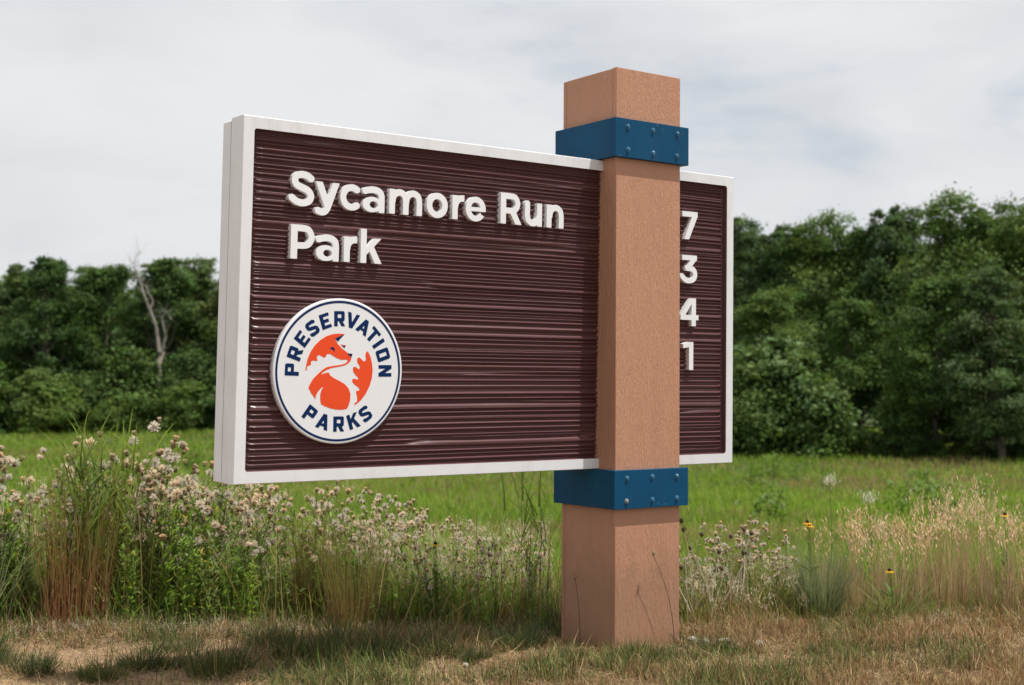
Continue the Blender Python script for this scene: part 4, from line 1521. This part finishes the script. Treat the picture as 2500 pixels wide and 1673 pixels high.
# ------------------------------------------------------------------ undergrowth and field
def undergrowth():
    S = Soup()
    n = 11000
    x, y, u, v = scatter(n, 5.55, 7.6, -420, 1500)
    k = off_post(x, y, .02)
    x, y, u, v = x[k], y[k], u[k], v[k]
    n = len(x)
    px = 1250+v/u*FPX
    hb = np.interp(px, [-400, 300, 700, 1000, 1400], [.42, .46, .38, .30, .24])
    P = np.stack([x, y, terrain(x, y)-.01], 1)
    c = pick(n, [GREEN*1.45, DEEPG*2.2, OLIVE*1.4, STRAW, BROWN*1.4], [.46, .10, .2, .15, .09])*np.clip(rng.normal(1, .2, (n, 1)), .5, 1.6)
    L = hb*rng.uniform(.25, 1.0, n)*np.clip((u-5.5)/.35, .25, 1)
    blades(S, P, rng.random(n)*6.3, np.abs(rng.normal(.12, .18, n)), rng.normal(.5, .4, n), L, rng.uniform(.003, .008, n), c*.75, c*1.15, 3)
    n = 1300
    x, y, u, v = scatter(n, 5.7, 7.0, -420, 1360)
    px = 1250+v/u*FPX
    hb = np.interp(px, [-400, 300, 700, 1000, 1400], [.72, .76, .62, .50, .44])
    P = np.stack([x, y, terrain(x, y)-.01], 1)
    c = pick(n, [GREEN*1.5, OLIVE*1.5, STRAW*1.1, np.array([.36, .20, .11])], [.42, .22, .26, .10])
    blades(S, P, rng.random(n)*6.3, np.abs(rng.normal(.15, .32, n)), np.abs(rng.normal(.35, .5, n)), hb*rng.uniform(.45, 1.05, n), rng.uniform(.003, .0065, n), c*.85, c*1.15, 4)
    # right of the post
    n = 17000
    x, y, u, v = scatter(n, 5.75, 7.6, 1665, 3000)
    P = np.stack([x, y, terrain(x, y)-.01], 1)
    c = pick(n, [GREEN, OLIVE, TAN, STRAW, BROWN*1.3], [.34, .26, .18, .1, .12])*np.clip(rng.normal(1, .2, (n, 1)), .5, 1.6)
    L = rng.uniform(.05, .26, n)*np.clip((u-5.6)/.5, .2, 1)*np.where(1250+v/u*FPX > 2030, .55, 1)
    blades(S, P, rng.random(n)*6.3, np.abs(rng.normal(.15, .2, n)), rng.normal(.6, .4, n), L, rng.uniform(.0025, .006, n), c*.75, c*1.15, 3)
    tag(S.build('undergrowth', M['grass']), 'tangled green undergrowth at the foot of the tall weeds', 'undergrowth', kind='stuff')
undergrowth()

def field():
    S = Soup()
    n = 270000
    x, y, u, v = scatter(n, 6.9, 85.0, -450, 2950, .92)
    P = np.stack([x, y, terrain(x, y)-.02], 1)
    patch = fbm(x*.16+v*.0, y*.16, 81, 4)
    strip = fbm(u*.35, v*.05, 85, 3)
    br = np.clip((patch*.6+strip*.4-.50)/.09, 0, 1)*np.clip((u-9)/6, 0, 1)*.62
    br = np.where(v < 0, br*.55, br)
    isb = rng.random(n) < br
    c = pick(n, [np.array([.165, .275, .036]), np.array([.20, .305, .048]), np.array([.12, .205, .035]), np.array([.25, .285, .075])], [.4, .3, .2, .1])
    c[isb] = pick(int(isb.sum()), [np.array([.27, .205, .12]), np.array([.22, .165, .115]), np.array([.31, .27, .13])], [.45, .3, .25])
    c = c*np.clip(rng.normal(1, .16, (n, 1)), .5, 1.5)*(1+.45*(fbm(x*.5, y*.5, 87, 3)-.5))[:, None]
    L = rng.uniform(.07, .21, n)*(1+u*.010)*(.6+.8*fbm(x*.8, y*.8, 89, 2))
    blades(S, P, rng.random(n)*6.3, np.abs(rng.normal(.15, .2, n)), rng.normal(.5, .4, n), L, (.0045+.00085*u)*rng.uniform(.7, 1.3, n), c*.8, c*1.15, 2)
    tag(S.build('field_grass', M['grass']), 'broad green meadow grass between the sign and the woods', 'grass', kind='stuff')
field()

# ------------------------------------------------------------------ woods
def tree_proto(name, seed, h, wid, tone, bare=.18, nl=12, leaf=.125, per=70, lean=0.0, droop=1.0):
    """root empty with trunk (limbs included) and crown of leaf-sized faces in clumps"""
    global rng
    old, rng = rng, np.random.default_rng(seed)
    root = empty(name)
    T_, C_ = Soup(), Soup()
    top = np.array([lean*h, 0, h*.86])
    sp = [np.array([lean*h*t+.12*sin(4*t+seed), .12*cos(5*t+seed), h*.86*t]) for t in np.linspace(0, 1, 9)]
    tube(T_, sp, np.linspace(.017*h, .003*h, 9), (.12, .10, .08), 7, (.15, .13, .10))
    lobes = []
    nl = int(nl*2.1)
    for k in range(nl):
        t = bare+(1-bare)*(k+.6)/nl
        a = k*2.39996+rng.normal(0, .4)
        env = math.sin(pi*min(1, .10+.88*(1-(1-t)**1.25)))**.6
        r_ = wid*.5*env*rng.uniform(.40, 1.0)
        c = np.array([lean*h*t+cos(a)*r_, sin(a)*r_, h*(t*.93)+rng.normal(0, .02)*h])
        R = wid*rng.uniform(.11, .22)*(.75+.5*env)
        lobes.append((c, R))
        b = sp[int(min(8, max(1, t*8*.8)))]
        tube(T_, [b, (b+c)/2+[0, 0, -.04*h], c], [.006*h, .004*h, .0015*h], (.13, .11, .09), 5)
    for k in range(7):     # ragged top
        a = rng.random()*6.3
        lobes.append((top+np.array([cos(a)*wid*.15, sin(a)*wid*.15, h*rng.uniform(-.07, .09)]), wid*rng.uniform(.08, .15)))
    P, N, Cc, Sz = [], [], [], []
    for c, R in lobes:
        ncl = max(6, int(21*(R/(wid*.20))**1.5))
        d = rng.normal(size=(ncl, 3))
        d[:, 2] += .35
        d /= np.linalg.norm(d, axis=1)[:, None]
        cc = c+d*R*rng.uniform(.55, 1.05, (ncl, 1))*[1, 1, .85]
        for q, dd in zip(cc, d):
            m_ = int(per*rng.uniform(.6, 1.3))
            rr = R*rng.uniform(.22, .42)
            off = rng.normal(0, 1, (m_, 3))*rr*[.75, .75, .5*droop]
            P.append(q+off)
            N.append(dd*.5+rng.normal(0, .55, (m_, 3))+[0, 0, .55])
            tn = (np.asarray(tone)*1.45+np.array([.008, .004, .006]))*rng.uniform(.65, 1.35)*np.array([rng.uniform(.9, 1.15), 1, rng.uniform(.8, 1.2)])
            Cc.append(tn*rng.uniform(.8, 1.2, (m_, 1)))
            Sz.append(leaf*rng.uniform(.6, 1.25, m_))
    P, N, Cc, Sz = np.concatenate(P), np.concatenate(N), np.concatenate(Cc), np.concatenate(Sz)
    N /= np.linalg.norm(N, axis=1)[:, None]
    A = np.cross(N, rng.normal(size=N.shape))
    A /= np.linalg.norm(A, axis=1)[:, None]
    B = np.cross(N, A)
    V = np.stack([P-A*Sz[:, None]*.6, P+B*Sz[:, None]*.36, P+A*Sz[:, None]*.6, P-B*Sz[:, None]*.36], 1).reshape(-1, 3)
    C_.add(V, np.arange(len(V)).reshape(-1, 4), None, np.repeat(Cc, 4, 0))
    T_.build('trunk', M['bark'], root)
    C_.build('crown', M['leaf'], root)
    rng = old
    return root
TG = (.062, .108, .026)
trees = [tree_proto('broadleaf_tree', 501, 10, 4.6, TG), tree_proto('broadleaf_tree', 502, 10, 3.9, (.052, .096, .028), .12),
         tree_proto('broadleaf_tree', 503, 10, 5.4, (.075, .122, .030), .10, 14), tree_proto('broadleaf_tree', 504, 10, 3.4, (.060, .102, .036), .2, 11),
         tree_proto('broadleaf_tree', 505, 10, 6.2, (.058, .100, .024), .06, 16), tree_proto('broadleaf_tree', 506, 10, 4.2, (.072, .112, .042), .14, 13, lean=.05),
         tree_proto('broadleaf_tree', 507, 10, 3.6, (.050, .088, .030), .22, 12, lean=-.04)]
shrubs = [tree_proto('wood_edge_shrub', 521, 3.2, 3.4, (.070, .118, .026), .02, 8, .13, 55), tree_proto('wood_edge_shrub', 522, 3.2, 4.2, (.050, .092, .024), .02, 9, .13, 55),
          tree_proto('wood_edge_shrub', 523, 3.2, 3.0, (.075, .120, .038), .02, 7, .13, 55)]
kk = [0]
def plant(protos_, k, px, u, h, base_h, wf, label, cat, group, sink=0.0):
    kk[0] += 1
    s = h/base_h
    return put2(protos_, k, px, u, (s*wf, s*wf, s), label, cat, group, kk[0]*1.37, sink)
def put2(protos_, k, px, u, s, label, cat, group, rz, sink):
    r = protos_[k % len(protos_)]
    x, y = vpos(u, px)
    loc = (x, y, float(terrain(x, y))-.1-sink)
    if r.name in used:
        return copy_tree(r, loc, rz, s, label, cat, group)
    used.add(r.name)
    place(r, loc, rz, s)
    return tag(r, label, cat, group)

# left wood: tree tops seen at photo row py; distance u
def h_for(u, py, px=1250):
    hor = 934+(px-1250)*.0055
    return CAM[2]-(py-hor)/FPX*u+1.72
LT = [(-120, 78, 640, 1.0, 0), (25, 76, 614, .9, 6), (112, 74, 598, .9, 1), (195, 77, 626, .8, 5), (258, 76, 600, .9, 0), (402, 74, 600, 1.05, 1), (500, 77, 606, 1.0, 5), (600, 76, 630, 1.0, 2)]
LN = ['leafy tree just outside the left edge of the photo', 'first leafy tree from the left edge of the photo', 'tall pointed leafy tree near the left edge',
      'slim leafy tree third from the left edge', 'tall leafy tree just left of the gap beside the dead tree', 'wide leafy tree just right of the dead tree',
      'leafy tree at the left end of the panel', 'leafy tree hidden behind the left end of the panel']
for (px, u, py, wf, k), lab in zip(LT, LN):
    plant(trees, k, px, u, h_for(u, py, px), 10.4, wf*1.25, lab+', left wood', 'tree', 'trees of the left wood')
for i in range(13):
    px = -240+i*68+rs.uniform(-20, 20)
    u = rs.uniform(82, 92)
    plant(trees, i+1, px, u, h_for(u, rs.uniform(640, 670) if not 275 < px < 330 else 705, px), 10.4, 1.3, 'dark back row tree of the left wood, '+ORD[i]+' from the left', 'tree', 'back trees of the left wood')
for i in range(15):
    px = -200+i*56+rs.uniform(-18, 18)
    u = rs.uniform(69, 73)
    plant(shrubs, i, px, u, rs.uniform(2.2, 4.6), 3.3, 1.15, 'leafy shrub at the foot of the left wood, '+ORD[i]+' from the left', 'shrub', 'shrubs edging the left wood', .3)
# middle, behind the sign
for i in range(9):
    px = 690+i*118+rs.uniform(-20, 20)
    u = np.interp(px, [600, 1700], [76, 58])
    plant(trees, i, px, u, h_for(u, rs.uniform(590, 640), px), 10.4, 1.25, 'leafy tree of the wood behind the sign, '+ORD[i]+' from the left', 'tree', 'trees behind the sign')
    plant(shrubs, i, px+50, u-4, rs.uniform(2.6, 4), 3.3, 1.4, 'leafy shrub of the wood edge behind the sign, '+ORD[i]+' from the left', 'shrub', 'shrubs behind the sign', .3)
# right wood
RT = [(1800, 60, 500, .85, 5), (1868, 58, 532, .75, 6), (1925, 57, 512, .8, 1), (2010, 56, 508, 1.0, 2), (2100, 55, 505, .9, 0), (2165, 54, 468, .8, 6), (2238, 54, 484, .75, 5), (2335, 50, 466, 1.0, 2), (2420, 49, 470, .9, 0), (2500, 47, 478, 1.0, 4), (2620, 48, 490, 1.0, 2)]
RN = ['leafy tree at the right end of the panel', 'small topped leafy tree, second right of the panel', 'leafy tree third right of the panel', 'broad leafy tree fourth right of the panel',
      'leafy tree left of the two pointed tops', 'tall pointed leafy tree, left of two', 'tall pointed leafy tree, right of two', 'tallest broad leafy tree near the right edge',
      'tall leafy tree second from the right edge', 'leafy tree at the right edge of the photo', 'leafy tree just outside the right edge of the photo']
for (px, u, py, wf, k), lab in zip(RT, RN):
    plant(trees, k, px, u, h_for(u, py, px), 10.4, wf*1.0, lab+', right wood', 'tree', 'trees of the right wood')
for i in range(11):
    px = 1740+i*88+rs.uniform(-20, 20)
    u = rs.uniform(63, 70)
    plant(trees, i+2, px, u, h_for(u, rs.uniform(545, 590), px), 10.4, 1.2, 'dark back row tree of the right wood, '+ORD[i]+' from the left', 'tree', 'back trees of the right wood')
# lower rounded trees at the front of the right wood
for (px, u, py, wf, lab) in ((1870, 50, 705, 1.2, 'rounded olive tree in front of the right wood beside the panel'), (2290, 46, 640, 1.0, 'rounded tree before the middle of the right wood'),
                             (2440, 44, 640, 1.05, 'large dark rounded tree low at the right edge'), (2085, 50, 700, 1.1, 'dark rounded tree in the middle of the right wood'), (2590, 45, 700, 1.0, 'rounded tree outside the right edge')):
    plant(trees, 2 if px < 2000 else 0 if px < 2350 else 5, px, u, h_for(u, py, px), 10.4, wf*1.1, lab, 'tree', 'lower trees of the right wood')
for i, (px, h) in enumerate(((1800, 2.6), (1850, 3.2), (1905, 4.4), (1965, 3.2), (2025, 2.0), (2090, 1.0), (2150, 1.1), (2215, 1.7), (2280, 1.0), (2345, .9), (2410, 1.0), (2470, 1.1), (2540, 1.2))):
    plant(shrubs, i, px, 46.5-(px-1800)*.001, h, 3.3, 1.1, 'leafy shrub at the foot of the right wood, '+ORD[i]+' from the left', 'shrub', 'shrubs edging the right wood', .2)

# bare dead tree in the left wood
def dead_tree():
    x, y = vpos(71.5, 385)
    z = float(terrain(x, y))
    r = empty('dead_tree', (x, y, z))
    q = np.random.default_rng(77)
    R3 = np.array([Rh[0], Rh[1], 0])
    def pt(px, py):
        return R3*((px-385)/FPX*71.5)+np.array([0, 0, CAM[2]-(py-929)/FPX*71.5-z])+np.array([Fh[0], Fh[1], 0])*q.normal(0, .15)
    S = Soup()
    trunk = [np.array([.1, 0, -.3]), pt(388, 960), pt(388, 890), pt(392, 860)]
    tube(S, trunk, [.20, .17, .15, .14], (.24, .21, .18), 8)
    S.build('trunk', M['bark'], r)
    limbs = [([(392, 862), (380, 800), (366, 760), (350, 720), (338, 690), (330, 662), (327, 646), (330, 628), (334, 616)], .11),
             ([(392, 862), (402, 820), (398, 790), (393, 775), (400, 762)], .11), ([(366, 760), (372, 735), (362, 715), (352, 700), (338, 690)], .06),
             ([(402, 820), (410, 800), (420, 780)], .04), ([(330, 662), (320, 648), (314, 636)], .03), ([(330, 654), (337, 638), (341, 622)], .025), ([(338, 690), (326, 676), (318, 668)], .03)]
    for pts, r0 in limbs:
        S = Soup()
        P = [pt(*p) for p in pts]
        tube(S, P, r0*np.linspace(1, .22, len(P))**1.6, (.20, .175, .15), 6, (.30, .27, .245))
        for p in P[2:]:
            for _ in range(4):
                d = q.normal(0, .28, 3)+[0, 0, .32]
                tube(S, [p, p+d*.5, p+d+q.normal(0, .1, 3)], [.009, .006, .003], (.36, .33, .30), 4)
        S.build('limb', M['bark'], r)
    tag(r, 'bare grey dead tree with forked limbs in the left wood', 'dead tree')
dead_tree()

# scattered forbs in the field
def forb(seed):
    q = np.random.default_rng(seed)
    r = empty('field_plant')
    S = Soup()
    n = 150
    P = np.stack([q.normal(0, .16, n), q.normal(0, .16, n), q.uniform(.0, .55, n)], 1)
    blades(S, P, q.random(n)*6.3, .7, .5, q.uniform(.08, .16, n), .05, (.11, .19, .03), (.17, .26, .05), 3, mid=.7)
    S.build('foliage', M['grass'], r)
    T2 = Soup()
    for k in range(4):
        d = q.normal(0, .1, 2)
        tube(T2, [[0, 0, 0], [d[0], d[1], .55]], [.006, .003], (.14, .18, .05), 4)
    T2.build('stem', M['grass'], r)
    return r
forbs = [forb(601), forb(602)]
fl = [(1838, 33, 'bright green plant in the field below the right end of the panel'), (1890, 36, 'bright green plant at the shrub foot, right of the panel'), (1945, 35, 'leafy plant near the wood, third right of the panel'),
      (2010, 31, 'small plant in the middle of the field right of the post'), (2250, 27, 'light green plant at the far edge of the field'), (2300, 17, 'lone dark green plant in the mid field right'),
      (2405, 26, 'light green plant near the wood at far right'), (480, 38, 'bushy plant in the field left of the panel'), (2200, 20, 'small green plant left of the lone dark one'), (1885, 17, 'dark green plant in the near field right of the post')]
for k, (px, u, lab) in enumerate(fl):
    put(forbs, k, px, u, rs.uniform(.75, 1.15)*(1.7 if px == 480 else 1), lab, 'plant', 'plants scattered in the field', k*1.3)
